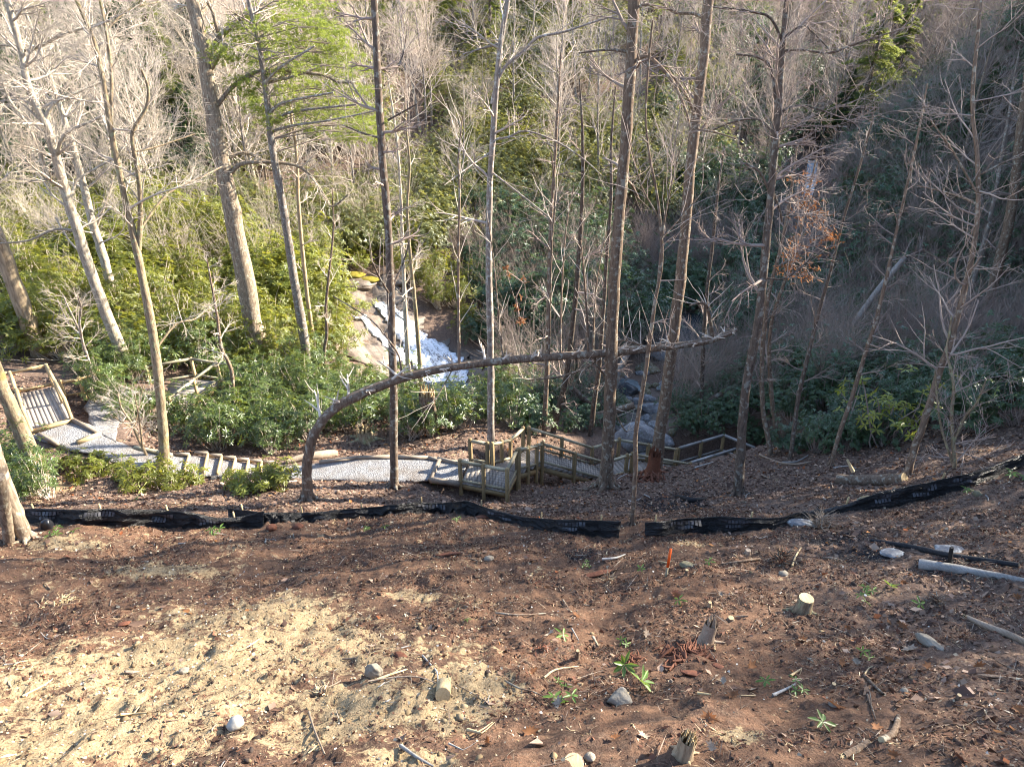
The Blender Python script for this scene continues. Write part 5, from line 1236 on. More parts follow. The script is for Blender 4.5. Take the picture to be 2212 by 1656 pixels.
for i, (a, b, z) in enumerate(steps):
    A = atZ(a[0], a[1], z); B = atZ(b[0], b[1], z)
    bar(sg, 'riser', (A[0], A[1], z + .05), (B[0], B[1], z + .03), .085, .15, 'timber_fresh', o5)
    nx = atZ(a[0] - 28, a[1] - 2, z); bar(sg, 'side_timber', (A[0], A[1], z + .11), (nx[0], nx[1], z + .08), .10, .10, 'timber_edge', o5)

# ------------------------------------------------------------------ silt fence
def silt_fence(label, bot, top, seed, prints=()):
    n = 7; rg = np.random.default_rng(seed)
    def dens(L):
        out = []
        L = np.array(L, float); d = np.r_[0, np.cumsum(np.abs(np.diff(L[:, 0])) + 1e-3)]; d /= d[-1]; return L, d
    B, db = dens(bot); Tt, dt = dens(top); m = int(abs(B[-1, 0] - B[0, 0]) / 7) + 6; t = np.linspace(0, 1, m)
    bu = np.interp(t, db, B[:, 0]); bv = np.interp(t, db, B[:, 1])
    tu0, tu1 = Tt[0, 0], Tt[-1, 0]; tu = bu + (tu0 - bu[0]) * (1 - t) + (tu1 - bu[-1]) * t; tv = np.interp(tu, Tt[:, 0], Tt[:, 1])
    rows = []
    base = np.array([at(u, v) for u, v in zip(bu, bv)])
    kx = np.convolve(np.pad(base[:, 1], 3, 'edge'), np.ones(7) / 7, 'valid'); base[:, 1] = kx
    topp = np.array([atY(u, v, y + .10) for u, v, y in zip(tu, tv, base[:, 1])])
    hgt = np.maximum(topp[:, 2] - base[:, 2], .12)
    s = np.arange(m)
    fs = np.r_[-.07, np.linspace(0, 1, 11), .998, .80]; k = len(fs); V = np.zeros((m, k, 3))
    prof = [(0, f, 0) for f in fs]
    bil = fbm(s * .10, s * 0 + seed, 1.0, 3) * .10
    for j, f in enumerate(fs):
        fold = fbm(s * .07 + f * 1.5, s * 0 + seed + f * 3.1, 1.0, 3, .6) * .14 + fbm(s * .5, s * 0 + seed + f * .6, 1.0, 2) * .03
        lean = (-.08 if j == 0 else f * .10 if j < 12 else .115 if j == 12 else .125)
        V[:, j, 0] = base[:, 0] + (topp[:, 0] - base[:, 0]) * f; V[:, j, 1] = base[:, 1] + lean + (bil + fold) * (math.sin(math.pi * min(f, 1)) * .85 + .15 if j < 12 else .15); V[:, j, 2] = base[:, 2] + hgt * 1.08 * f
    idx = np.arange(m * k).reshape(m, k); q = np.stack([idx[:-1, :-1], idx[1:, :-1], idx[1:, 1:], idx[:-1, 1:]], -1).reshape(-1, 4)
    org = tuple(base[m // 2]); r = thing('silt_fence', label, 'fence', org)
    mb = MB(); mb.add(V.reshape(-1, 3) - org, q); fo = obj('fabric', mb, 'fabric', r, False); md = fo.modifiers.new('thickness', 'SOLIDIFY'); md.thickness = .004
    for i in range(4, m - 2, max(8, int(2.6 / max(1e-3, np.linalg.norm(base[4] - base[5]))))):
        p = topp[i]; mb = MB(); mb.box((p[0] - org[0], p[1] + .2 - org[1], base[i, 2] - .3 - org[2]), (p[0] - org[0] + .01, p[1] + .2 - org[1], p[2] + .035 - org[2]), .035, .035); obj('stake', mb, 'timber_fresh', r)
    for u in prints:
        i = int(np.argmin(np.abs(bu - u))); w = 5
        i0, i1 = max(i - w, 0), min(i + w, m - 1); pb = MB(); nn = i1 - i0
        # two rows of worn block print: a solid patch with gaps
        for row, (f0, f1) in enumerate(((.60, .82), (.34, .5))):
            cells = 9 if row == 0 else 5; st0 = 0 if row == 0 else .25; wd = 1.0 if row == 0 else .5
            for c_ in range(cells):
                ta = st0 + wd * (c_ + .12) / cells; tb_ = st0 + wd * (c_ + .88) / cells; Q = []
                for tt, ff in ((ta, f0), (tb_, f0), (tb_, f1), (ta, f1)):
                    fi = i0 + tt * nn; a = int(min(fi, m - 2)); fr = fi - a; fj = np.interp(ff, fs[:12], np.arange(12)); b = int(min(fj, k - 2)); fb_ = fj - b
                    P = (V[a, b] * (1 - fr) + V[a + 1, b] * fr) * (1 - fb_) + (V[a, b + 1] * (1 - fr) + V[a + 1, b + 1] * fr) * fb_; Q.append(P + (0, -.02, .006) - np.array(org))
                pb.add(Q, [(0, 1, 2, 3)])
        obj('printed_lettering', pb, 'print', r)
silt_fence('left run of black silt fence, ending in a loose overlapping flap', [(30, 1128), (110, 1131), (270, 1136), (400, 1140), (480, 1141), (568, 1137)], [(30, 1103), (75, 1100), (150, 1103), (230, 1101), (330, 1103), (410, 1108), (470, 1121), (520, 1117), (570, 1106)], 1, (105, 215, 340, 450))
silt_fence('middle run of black silt fence, sagging and crumpled below the first landing', [(500, 1122), (570, 1131), (700, 1124), (830, 1112), (960, 1107), (1050, 1118), (1100, 1129), (1200, 1149), (1337, 1163)], [(487, 1098), (570, 1109), (660, 1108), (760, 1100), (850, 1092), (900, 1086), (955, 1088), (1005, 1083), (1060, 1100), (1130, 1118), (1200, 1123), (1342, 1128)], 2, (930, 1090, 1230))
silt_fence('right run of black silt fence climbing the bank past the cut log', [(1393, 1158), (1500, 1151), (1600, 1147), (1690, 1140), (1725, 1124), (1800, 1108), (1840, 1104), (1900, 1098), (2000, 1080), (2130, 1040), (2225, 1000)], [(1393, 1131), (1450, 1124), (1560, 1117), (1650, 1121), (1695, 1118), (1720, 1109), (1790, 1100), (1830, 1090), (1900, 1065), (2000, 1045), (2130, 1015), (2225, 976)], 3, (1480, 1580, 1910, 1990, 2080, 2160))

# ------------------------------------------------------------------ rocks, logs, stumps
import bmesh
_ico = {}
def ico(sub):
    if sub not in _ico:
        bm = bmesh.new(); bmesh.ops.create_icosphere(bm, subdivisions=sub, radius=1.0)
        bm.verts.ensure_lookup_table()
        _ico[sub] = (np.array([v.co[:] for v in bm.verts]), np.array([[v.index for v in f.verts] for f in bm.faces])); bm.free()
    return _ico[sub]
def rock_mesh(seed, size, mat, sub=4, rounded=.35, rot=None):
    V, F = ico(sub); rg = np.random.default_rng(seed)
    n = rg.normal(0, 1, (16, 3)); n /= np.linalg.norm(n, axis=1, keepdims=True); h = rg.uniform(.62, 1.0, 16)
    dots = V @ n.T; r = np.min(np.where(dots > .12, h / np.maximum(dots, .12), 9), axis=1); r = np.minimum(r, 1.15)
    r = r * (1 - rounded) + rounded * .95
    r = r + .05 * np.sin(V[:, 0] * 5 + seed) * np.sin(V[:, 1] * 6 + 1) + .025 * np.sin(V[:, 2] * 15 + V[:, 0] * 11) + rg.normal(0, .008, len(V))
    P = V * r[:, None] * np.array(size)
    if rot: P = P @ np.array(Matrix.Rotation(rot[1], 3, rot[0])).T
    mb = MB(); mb.add(P, None, F); return mb.mesh('rock', mat, True)
def rock(u, v, w, label, mat='rock_grey', seed=1, hz=.7, dy=1.0, name='rock', rounded=.35, sink=.35, rot=None, cat='rock', rz=0.0):
    p = at(u, v); s = w * mpp(p) / 2; me = rock_mesh(seed, (s, s * dy, s * hz), mat, 4 if w > 26 else 3, rounded, rot)
    o = put(name, me, None, (p[0], p[1], p[2] + s * hz * (1 - 2 * sink) * .6)); o.rotation_euler[2] = rz; return tag(o, label, cat)
rock(1340, 1510, 56, 'pale grey angular rock beside the dark green sprout on the bare slope', 'rock_tan', 2, .8, .8, rounded=.1)
rock(808, 1458, 44, 'upright tan stone sunk in the sandy patch with a stick across it', 'rock_tan', 3, 1.25, .6, rounded=.5, sink=.2)
rock(1056, 1208, 22, 'small white stone at mid slope left of the burnt spot', 'rock_tan', 4, .8, .8)
rock(1273, 1636, 26, 'smooth pale stone beside the sawn disc at the bottom edge', 'rock_tan', 5, .8, .9, rounded=.6)
rock(2007, 1388, 66, 'long smooth tan stone lying tilted on the right slope', 'rock_tan', 6, .36, .42, rounded=.75, rz=-.9)
rock(1953, 1494, 20, 'small round pale stone below the long tilted stone', 'rock_tan', 7, .8, .9, rounded=.7)
rock(1800, 1522, 24, 'pale flat stone left of the blackened stick', 'rock_tan', 8, .6, .9, rounded=.5)
rock(1692, 1240, 20, 'pale block of stone in front of the upturned root mass', 'rock_tan', 9, .7, .8)
rock(1485, 1222, 34, 'greenish flat rock right of the orange stake', 'rock_mossy', 10, .45, .7)
rock(1730, 1132, 66, 'bluish flat rock at the kink of the right silt fence', 'rock_grey', 11, .25, .6)
rock(2110, 1068, 22, 'grey stone leaning on the far side of the right silt fence foot', 'rock_mossy', 12, .8, .8)
rock(1875, 1082, 44, 'mossy rock lying behind the right silt fence near the log', 'rock_mossy', 13, .45, .7)
rock(2050, 1190, 70, 'flat grey slab half buried by the charred branch', 'rock_grey', 14, .2, .6)
rock(1930, 1195, 60, 'low pale slab at the left end of the charred branch', 'rock_grey', 15, .16, .5)
rock(588, 1140, 24, 'reddish crumbly clod beside the overlap of the silt fence', 'red_rot', 16, .7, .8)
rock(643, 1140, 26, 'larger reddish clod below the middle silt fence', 'red_rot', 17, .7, .8)
rock(1285, 1048, 20, 'small rounded rock at the foot of the thick trunk', 'rock_mossy', 18, .7, .9)
rock(398, 1450, 22, 'pale stone perched in the sandy ground left of the roots', 'rock_tan', 19, .9, .9)
rock(830, 1408, 3, 'tiny pale pebble on the sand above the upright stone', 'rock_tan', 20)
for i, (u, v) in enumerate(((395, 1028), (412, 1029), (428, 1030), (440, 1031), (462, 1033), (480, 1033), (495, 1034), (515, 1034), (530, 1036))):
    rock(u, v, rnd.uniform(9, 16), 'small white rubble stone along the foot of the path steps', 'rock_tan', 30 + i)['group'] = 'rubble stones along the path steps'
for i, (u, v, w, lab, m, hz, dy) in enumerate((
    (1375, 948, 96, 'largest rounded lichened boulder just beyond the stairs', 'rock_grey', .8, .8), (1352, 850, 54, 'wet blue-black boulder in the creek above the others', 'rock_wet', .8, .9), (1350, 885, 44, 'dark pointed boulder standing between the two fallen logs', 'rock_mossy', 1.1, .8),
    (1325, 895, 40, 'pale lichened boulder left of the dark pointed one', 'rock_grey', .8, .9), (1412, 885, 60, 'long grey boulder slanting right in the creek bed', 'rock_grey', .5, .7), (1418, 922, 40, 'flat-topped grey boulder beside the second straight trunk', 'rock_grey', .6, .9),
    (1330, 925, 46, 'low grey boulder under the crossing log', 'rock_grey', .5, .8), (1405, 970, 34, 'small rounded boulder in front of the largest one', 'rock_mossy', .8, .9), (1440, 955, 36, 'grey boulder half hidden behind the second straight trunk', 'rock_grey', .8, .9),
    (1385, 985, 40, 'flat pale boulder by the lower landing rail', 'rock_grey', .4, .9), (1400, 800, 50, 'mossy boulder at the outflow of the grey pool', 'rock_mossy', .7, .9), (1545, 690, 56, 'pale rock mass on the far side of the grey pool', 'rock_grey', .8, .9),
    (1540, 650, 50, 'pale bluish rock stacked above the pool', 'rock_grey', .9, .9), (1560, 745, 44, 'grey boulder at the right lip of the pool', 'rock_grey', .7, .9), (1250, 890, 34, 'bluish rock by the dark creek hollow', 'rock_wet', .7, .9), (1430, 770, 60, 'broad wet rock below the pool', 'rock_grey', .4, .9))):
    rock(u, v, w, lab, m, 60 + i, hz, dy, 'boulder', .22, .3, cat='boulder')
for i in range(34):
    u, v = rnd.choice([(1330, 870), (1390, 900), (1410, 940), (1340, 940), (1300, 905), (1420, 850), (1380, 830)]); u += rnd.gauss(0, 26); v += rnd.gauss(0, 22)
    rock(u, v, rnd.uniform(12, 28), 'broken grey rock jumbled among the creek boulders', rnd.choice(['rock_grey', 'rock_grey', 'rock_mossy']), 140 + i, rnd.uniform(.5, .9), rnd.uniform(.7, 1), 'boulder', .12, .3, cat='boulder', rz=rnd.uniform(0, 3))['group'] = 'broken rocks in the creek bed'
rock(772, 618, 96, 'big sunlit tan rock with yellow moss at the top of the waterfall', 'slab_rock', 90, .3, .8, 'boulder', .5, .3, cat='boulder')
rock(845, 612, 70, 'brown rock right of the mossy one above the falls', 'slab_rock', 91, .5, .8, 'boulder', .5, .3, cat='boulder')
for u, v, w, s in ((765, 606, 56, 92), (800, 616, 50, 93)):
    p = at(u, v); k = w * mpp(p) / 2; o = put('moss_cushion', rock_mesh(s, (k, k * .7, k * .22), 'moss', 3, .7), None, (p[0], p[1] - .1, p[2] + .45)); tag(o, 'yellow-green moss cushion on the rock above the falls, %s of two' % ('left' if s == 92 else 'right'), 'moss')

def jag_end(mb, c, d, r, n, rg, L=.14):
    d = np.array(d, float); d /= np.linalg.norm(d); a = np.cross(d, (.3, .5, .8)); a /= np.linalg.norm(a); b = np.cross(d, a)
    for i in range(n):
        th = rg.uniform(0, 6.28); rr = r * math.sqrt(rg.uniform(0.05, .9)); p = np.array(c) + (a * math.cos(th) + b * math.sin(th)) * rr
        mb.tube([p - d * .06, p + d * L * rg.uniform(.1, .5), p + d * L * rg.uniform(.5, 1.3) + rg.normal(0, .01, 3)], [r * .2, r * .13, .003], 4)
def log(pix, label, mat, endmat='cut_wood', name='log', Y=None, lift=.6, ends=(1, 1), cat='log', zoff=0.0, sides=12, branch=None, spl=False):
    P = []; R = []
    for u, v, w in pix:
        p = at(u, v) if Y is None else atY(u, v, Y); r = w / 2 * mpp(p); P.append((p[0], p[1], p[2] + r * lift + zoff)); R.append(r)
    P, R = spline(P, R, 4); org = P[len(P) // 2].copy(); r = thing(name, label, cat, tuple(org)); rg = np.random.default_rng(int(abs(pix[0][0]) * 7 + pix[0][1]))
    R = R * (1 + rg.normal(0, .03, len(R))); mb = MB(); mb.tube(P - org, R, sides); obj('trunk', mb, mat, r, True)
    for e, (i, j) in zip(ends, ((0, 1), (-1, -2))):
        d = P[i] - P[j]; d /= np.linalg.norm(d); cb = MB()
        if e == 1: cb.tube([P[i] - org - d * .01, P[i] - org + d * .004], [R[i] * .985, R[i] * .96], sides, cap=True)
        else: jag_end(cb, P[i] - org, d, R[i], 14, rg, R[i] * 2)
        obj('cut_end', cb, endmat, r)
    if branch is not None:
        bb = MB(); q = np.array(branch) - org; bb.tube([q[0], (q[0] + q[1]) / 2, q[1]], [.06, .045, .03], 6, cap=True); obj('branch_stub', bb, endmat, r, True)
    return r
a_ = at(1850, 1030); log([(1806, 1040, 22), (1850, 1043, 24), (1900, 1043, 25), (1952, 1040, 26)], 'cut reddish-brown log with a pale sawn end above the right silt fence', 'bark_brown', branch=[(a_[0] - .15, a_[1], a_[2] + .2), (a_[0] - .35, a_[1] + .15, a_[2] + .55)])
log([(1985, 1222, 24), (2060, 1232, 22), (2130, 1243, 18), (2225, 1258, 12)], 'bleached split log lying below the charred branch at the right edge', 'grey_wood', 'grey_wood', lift=.4)
log([(1880, 1168, 8), (1960, 1182, 12), (2040, 1200, 13), (2120, 1212, 13), (2200, 1222, 10)], 'long charred black branch at the right above the bleached log', 'charred', 'charred', 'branch', cat='branch', sides=7)
log([(2050, 1218, 9), (2053, 1200, 9), (2056, 1182, 8)], 'short charred stub standing up from the burnt branch', 'charred', 'charred', 'branch', Y=at(2050, 1218)[1], cat='branch', lift=0, sides=7)
log([(1462, 1075, 10), (1490, 1082, 12), (1525, 1080, 9)], 'charred bluish branch lying on the ash patch above the fence', 'charred', 'charred', 'branch', cat='branch', sides=7)
log([(1215, 912, 17), (1270, 903, 17), (1325, 888, 16), (1370, 875, 14)], 'brown log bridging the creek in front of the boulders', 'bark_brown', 'bark_brown', Y=28.5, lift=0, cat='log')
log([(1236, 838, 13), (1262, 862, 13), (1300, 890, 12)], 'dark slanting log left of the boulders in the creek hollow', 'bark_dark', 'bark_dark', Y=30, lift=0)
log([(1465, 905, 14), (1510, 880, 14), (1560, 850, 13)], 'rotting log among the rhododendrons right of the second trunk', 'bark_dark', 'bark_dark', Y=29, lift=0)
log([(1358, 760, 13), (1338, 800, 12), (1330, 838, 10)], 'white-barked fallen limb beside the wet blue boulder', 'grey_wood', 'grey_wood', Y=33, lift=0, cat='log')
log([(1845, 700, 12), (1890, 635, 12), (1930, 585, 11), (1955, 555, 10)], 'pale dead trunk leaning across the shaded right slope', 'grey_wood', 'grey_wood', Y=31, lift=0)
log([(620, 1000, 10), (650, 993, 16), (690, 988, 20), (726, 982, 16)], 'low rotting log with torn end behind the arching tree', 'old_wood', 'red_rot', ends=(1, 2))
log([(957, 1508, 34), (960, 1483, 32)], 'short splintered bolt of pale wood on the sand', 'cut_wood', 'cut_wood', 'log', ends=(1, 2), lift=.6)
log([(1239, 1648, 44), (1239, 1644, 44)], 'sawn disc of wood at the bottom edge', 'bark_brown', 'cut_wood', 'log', Y=at(1239, 1648)[1] , lift=.0, cat='log')
log([(1822, 1634, 13), (1850, 1620, 15), (1876, 1604, 12)], 'reddish broken piece of branch near the bottom right', 'bark_brown', 'cut_wood', ends=(2, 1), cat='branch')
log([(1903, 1600, 15), (1925, 1588, 14), (1935, 1570, 13), (1940, 1548, 10)], 'bent cut branch with pale sawn end near the bottom right', 'bark_brown', 'cut_wood', cat='branch')
log([(2090, 1335, 9), (2130, 1355, 14), (2180, 1375, 16), (2225, 1395, 14)], 'long splintered tan branch at the right edge', 'old_wood', 'cut_wood', ends=(2, 2), cat='branch')

def stump(u, v, w, hp, label, barkm='bark_bare', top='cut_wood', rag=False, name='stump', seed=1, roots=4, lean=(0, 0), Y=None):
    p = at(u, v) if Y is None else atY(u, v, Y); r = w / 2 * mpp(p); h = hp * mpp(p) / math.cos(math.atan2(-p[2], p[1])) ; rg = np.random.default_rng(seed)
    g = thing(name, label, 'stump', tuple(p)); tb = MB()
    P = [(0, 0, -.15), (0, 0, .02), (lean[0] * .4, lean[1] * .4, h * .45), (lean[0], lean[1], h)]
    tb.tube(P, [r * 1.6, r * 1.3, r * 1.03, r], 14)
    for k in range(roots):
        a = k / max(roots, 1) * 6.28 + rg.uniform(-.5, .5); L = r * rg.uniform(2.2, 3.6); dx, dy = math.cos(a), math.sin(a); sl = (gz(p[0] + dx * L, p[1] + dy * L) - p[2])
        tb.tube([(dx * r * .5, dy * r * .5, h * .28), (dx * r * 1.4, dy * r * 1.4, h * .06 + sl * .3), (dx * L, dy * L, sl - .02)], [r * .42, r * .26, r * .08], 7)
    obj('trunk', tb, barkm, g, True); cb = MB()
    if rag: jag_end(cb, (lean[0], lean[1], h), (lean[0], lean[1], h), r * .95, rag, rg, h * .35)
    else: cb.tube([(lean[0], lean[1], h - .01), (lean[0], lean[1], h + .006)], [r * .99, r * .95], 14, cap=True)
    obj('cut_face', cb, top, g)
stump(1733, 1322, 32, 26, 'sunlit sawn stump with spreading roots on the right of the slope', 'bark_mossy', 'cut_wood', seed=3, lean=(.02, .03))
stump(1474, 1634, 36, 34, 'splintered pale stump at the bottom right of centre', 'bark_bare', 'cut_wood', 18, seed=4, lean=(.03, 0))
stump(925, 902, 34, 50, 'snapped trunk with raw orange splinters above the level path', 'bark_brown', 'timber_fresh', 20, seed=5, Y=23.5, roots=3)
stump(788, 948, 34, 20, 'mossy old stump with a pale broken top behind the gravel path', 'bark_mossy', 'timber_fresh', 16, seed=6, roots=5)
stump(1410, 1022, 26, 40, 'red rotten snag beside the foot of the second straight trunk', 'red_rot', 'red_rot', 22, seed=7, roots=6)
stump(1524, 1388, 28, 34, 'split grey-brown rotten stump with red crumbling wood', 'old_wood', 'old_wood', 12, seed=8, roots=3, lean=(.05, .04))
stump(1578, 1340, 13, 6, 'tiny cut stump left of the larger sunlit one', 'bark_brown', 'cut_wood', seed=9, roots=0)
stump(1614, 1198, 12, 10, 'small weathered post-like stub left of the upturned root mass', 'old_wood', 'old_wood', seed=10, roots=0)
stump(1482, 1242, 7, 11, 'thin cut stem standing just right of the orange stake', 'bark_brown', 'cut_wood', seed=11, roots=0)
stump(1247, 1420, 8, 14, 'pair-like cut stem on the slope above the curved stick', 'bark_brown', 'cut_wood', seed=12, roots=0)
stump(1532, 1310, 8, 9, 'short cut stem below the greenish rock', 'bark_bare', 'cut_wood', seed=13, roots=0)
stump(2066, 1514, 9, 12, 'little cut stem on the lower right slope', 'bark_brown', 'cut_wood', seed=14, roots=0)
stump(1799, 1484, 9, 7, 'little cut stem beside the pale flat stone', 'bark_brown', 'cut_wood', seed=15, roots=0)

def shards(mb, n, R, Hh, rg, L=(.5, 1.2), flat=.3, thick=.16):
    """broken splinters and chunks lying across one another"""
    for i in range(n):
        a = rg.uniform(0, 6.28); d = np.array([math.cos(a), math.sin(a), rg.normal(0, flat)]); d /= np.linalg.norm(d)
        q = np.array([rg.normal(0, .42) * R, rg.normal(0, .36) * R, 0]); q[2] = max(0, 1 - np.hypot(q[0], q[1]) / R) * Hh * rg.uniform(.1, 1.0) - .02 - q[1] * .45
        ln = R * rg.uniform(*L) * .5; r = ln * thick * rg.uniform(.5, 1.4); m = q + rg.normal(0, ln * .08, 3)
        mb.tube([q - d * ln, m, q + d * ln], [r * rg.uniform(.3, .9), r, r * rg.uniform(.1, .7)], 4, cap=True)
def tangle(u, v, w, h, label, mat, seed, n=40, name='root_mass', core='red_rot', cat='roots'):
    p = at(u, v); k = mpp(p); R = w / 2 * k; Hh = h * k / .72; rg = np.random.default_rng(seed); g = thing(name, label, cat, tuple(p))
    pile = name != 'root_mass'
    cb = MB(); shards(cb, n if pile else n // 2, R * (1 if pile else .6), Hh * (.7 if pile else .9), rg, (.25, .8), .3 if pile else .7, .12 if name == 'splinter_pile' else .2)
    obj('broken_wood', cb, mat if pile else core, g)
    mb = MB()
    for i in range(n // 3 if pile else n):
        a = rg.uniform(0, 6.28); e = rg.uniform(.02, .25) if pile else rg.uniform(.05, 1.3); d = np.array([math.cos(a) * math.cos(e), math.sin(a) * math.cos(e), math.sin(e)])
        L = R * rg.uniform(.6, 1.3); q0 = d * (R * .25, R * .2, Hh * .35); pts = [q0]; dd = d
        for s in range(4): dd = dd + rg.normal(0, .3, 3); dd /= np.linalg.norm(dd); pts.append(pts[-1] + dd * L / 5 * (1, 1, min(1, Hh / R)) + (0, 0, -dd[1] * L / 5 * .4 if pile else 0))
        r0 = rg.uniform(.005, .022) * (w / 70) ** .5; mb.tube(pts, [r0, r0 * .8, r0 * .6, r0 * .4, .002], 4)
    obj('fibres' if pile else 'roots', mb, core if pile else mat, g)
tangle(1686, 1216, 70, 52, 'upturned dark root mass right of centre below the fence', 'bark_brown', 1, 60)
tangle(1772, 1138, 90, 34, 'pale weathered root plate where the right silt fence kinks', 'old_wood', 2, 50, core='old_wood')
tangle(1480, 1416, 130, 14, 'heap of red crumbling rotten wood right of centre', 'red_rot', 3, 90, 'rotten_wood', cat='rotten wood')
tangle(1178, 1402, 42, 14, 'small chunk of red rotten wood at mid slope', 'red_rot', 4, 26, 'rotten_wood', cat='rotten wood')
tangle(1310, 1256, 50, 22, 'clump of cut stems and roots left of the orange stake', 'bark_bare', 5, 26)
tangle(1072, 1352, 34, 14, 'dark little root clump at the middle of the slope', 'bark_brown', 6, 24)
tangle(1402, 1035, 90, 16, 'reddish forest debris heaped under the rotten snag', 'red_rot', 7, 60, 'rotten_wood', cat='rotten wood')
tangle(700, 1500, 70, 16, 'exposed roots in the sandy hollow left of the upright stone', 'bark_bare', 8, 22)
tangle(135, 1298, 90, 10, 'pile of pale wood splinters on the left slope', 'cut_wood', 9, 44, 'splinter_pile', 'timber_fresh', 'splinters')
tangle(90, 1462, 36, 8, 'bright orange-brown wood shreds on the left slope', 'timber_fresh', 10, 26, 'splinter_pile', 'red_rot', 'splinters')
tangle(2020, 1300, 70, 16, 'dark clod of roots and humus on the right slope', 'bark_brown', 11, 40)
tangle(1375, 1425, 70, 10, 'red-brown rotted wood beside the pair of green sprouts', 'red_rot', 12, 50, 'rotten_wood', cat='rotten wood')

# bark slabs and boards of rot
def slab(u, v, L, w, ang, label, mat, seed):
    p = at(u, v); k = mpp(p); a, b, c = L * k, w * k, w * k * .35; o = put('bark_slab', rock_mesh(seed, (a / 2, b / 2, c / 2), mat, 3, .15), None, (p[0], p[1], p[2] + c * .25)); o.rotation_euler = (-.42, 0, ang); tag(o, label, 'bark')
slab(1497, 1456, 62, 26, -.2, 'dark flat slab of rotten bark left of the sprout at lower right', 'red_rot', 5)
slab(866, 1416, 44, 24, -.6, 'chunky dark bark piece above the upright stone', 'red_rot', 6)
slab(965, 1198, 60, 18, .1, 'dark rotten bark strip left of the small white stone', 'red_rot', 7)
slab(1040, 1118, 34, 24, .1, 'reddish block of rotten wood under the middle silt fence', 'red_rot', 8)
slab(1290, 1240, 60, 22, .3, 'dark bark slab below the burnt spot', 'red_rot', 9)
slab(2160, 1462, 90, 14, -.1, 'long strip of brown bark at the right edge', 'bark_brown', 10)
slab(320, 1213, 34, 14, .1, 'curled bark piece on the upper left slope', 'bark_brown', 11)
slab(286, 1452, 50, 14, -.1, 'tan curved bark piece on the sandy left slope', 'old_wood', 12)
slab(270, 1348, 30, 26, .2, 'dark clod at the edge of the shadow on the left', 'red_rot', 13)
slab(1555, 1440, 40, 18, -.5, 'loose plank of reddish bark near the rotten heap', 'red_rot', 14)

ANCH = [(1733, 1322, 'the sunlit sawn stump'), (2007, 1388, 'the long tilted stone'), (1474, 1620, 'the splintered stump'), (1340, 1500, 'the pale grey rock'), (1772, 1572, 'the lone bright sprout'), (1480, 1416, 'the red rotten heap'), (1440, 1215, 'the orange stake'), (2100, 1235, 'the bleached log'), (1880, 1490, 'the blackened stick'),
        (808, 1458, 'the upright tan stone'), (957, 1498, 'the splintered bolt'), (513, 1572, 'the whitish fungus lump'), (135, 1298, 'the splinter pile'), (35, 1165, 'the forked left trunk'), (1056, 1208, 'the small white stone'), (1260, 1195, 'the burnt spot'), (1686, 1216, 'the upturned root mass'), (1925, 1585, 'the bent cut branch'), (1239, 1645, 'the sawn disc'), (700, 1500, 'the exposed roots'), (1178, 1402, 'the red wood chunk'), (398, 1450, 'the perched pale stone'), (320, 1213, 'the curled bark piece'),
        (90, 1462, 'the orange wood shreds'), (286, 1545, 'the orange-brown stick'), (685, 1590, 'the slender pale stick'), (900, 1636, 'the lichened grey stick'), (1120, 1328, 'the long reddish root'), (1594, 1068, 'the dark flaky tree'), (1308, 1050, 'the thick stair trunk'), (852, 1052, 'the dark lichened trunk'), (666, 1080, 'the arching tree'), (1410, 1022, 'the red rotten snag'), (1880, 1040, 'the cut log'), (1366, 1128, 'the crooked thin stem'), (2062, 1012, 'the many-stemmed shrub')]
def near(u, v): return min(ANCH, key=lambda q: (q[0] - u) ** 2 + ((q[1] - v) * 1.3) ** 2)[2]
# orange survey stake
p_ = at(1438, 1246); g_ = thing('survey_stake', 'thin survey stake with a bright orange painted top', 'stake', p_); k_ = mpp(p_)
mb = MB(); mb.box((0, 0, -.2), (.02, .04, .22), .045, .02); obj('stake_body', mb, 'timber_rail', g_)
mb = MB(); mb.box((.02, .04, .222), (.045, .085, .66), .048, .023); obj('painted_top', mb, 'orange_paint', g_)
p_ = at(513, 1572); g_ = thing('shell_fungus', 'whitish curled fungus-like lump on the sand at lower left', 'fungus', p_)
put('cap', rock_mesh(41, (.11, .10, .08), 'fungus', 3, .6), g_, (0, 0, .1)); put('stalk', rock_mesh(42, (.12, .035, .035), 'cut_wood', 3, .4), g_, (.15, -.05, .02))
p_ = at(104, 1140); o = put('plastic_lump', rock_mesh(44, (.15, .13, .2), 'black_plastic', 3, .4), None, (p_[0], p_[1], p_[2] + .08)); tag(o, 'shiny black plastic lump in front of the left silt fence', 'plastic')

# ------------------------------------------------------------------ sprouts
def sprout_meshes(seed, nl, L, h, droop=(-.1, .6), n=1, mat='leaf_sprout'):
    rg = np.random.default_rng(seed); fb = MB(); sb = MB(); c = []; nn = []
    for i in range(n):
        e = np.array((rg.uniform(-.12, .12) * (n > 1) * 2, rg.uniform(-.1, .1) * (n > 1) * 2, h * rg.uniform(.7, 1.1))); sb.tube([(0, 0, -.08), e * (.4, .4, .5), e], [.009, .007, .005], 5); c.append(e); nn.append((rg.normal(0, .25), rg.normal(0, .25) - .25, 1))
    whorl_leaves(c, nn, nl, L, L * .30, droop, fb, rg, False)
    return sb.mesh('stem', 'twig_brown'), fb.mesh('leaves', mat)
SPR = [sprout_meshes(1, 6, .17, .15), sprout_meshes(2, 5, .2, .1, (-.2, .3)), sprout_meshes(3, 5, .15, .18, n=2), sprout_meshes(4, 7, .2, .12, (0, .9)), sprout_meshes(5, 5, .15, .1, n=3)]
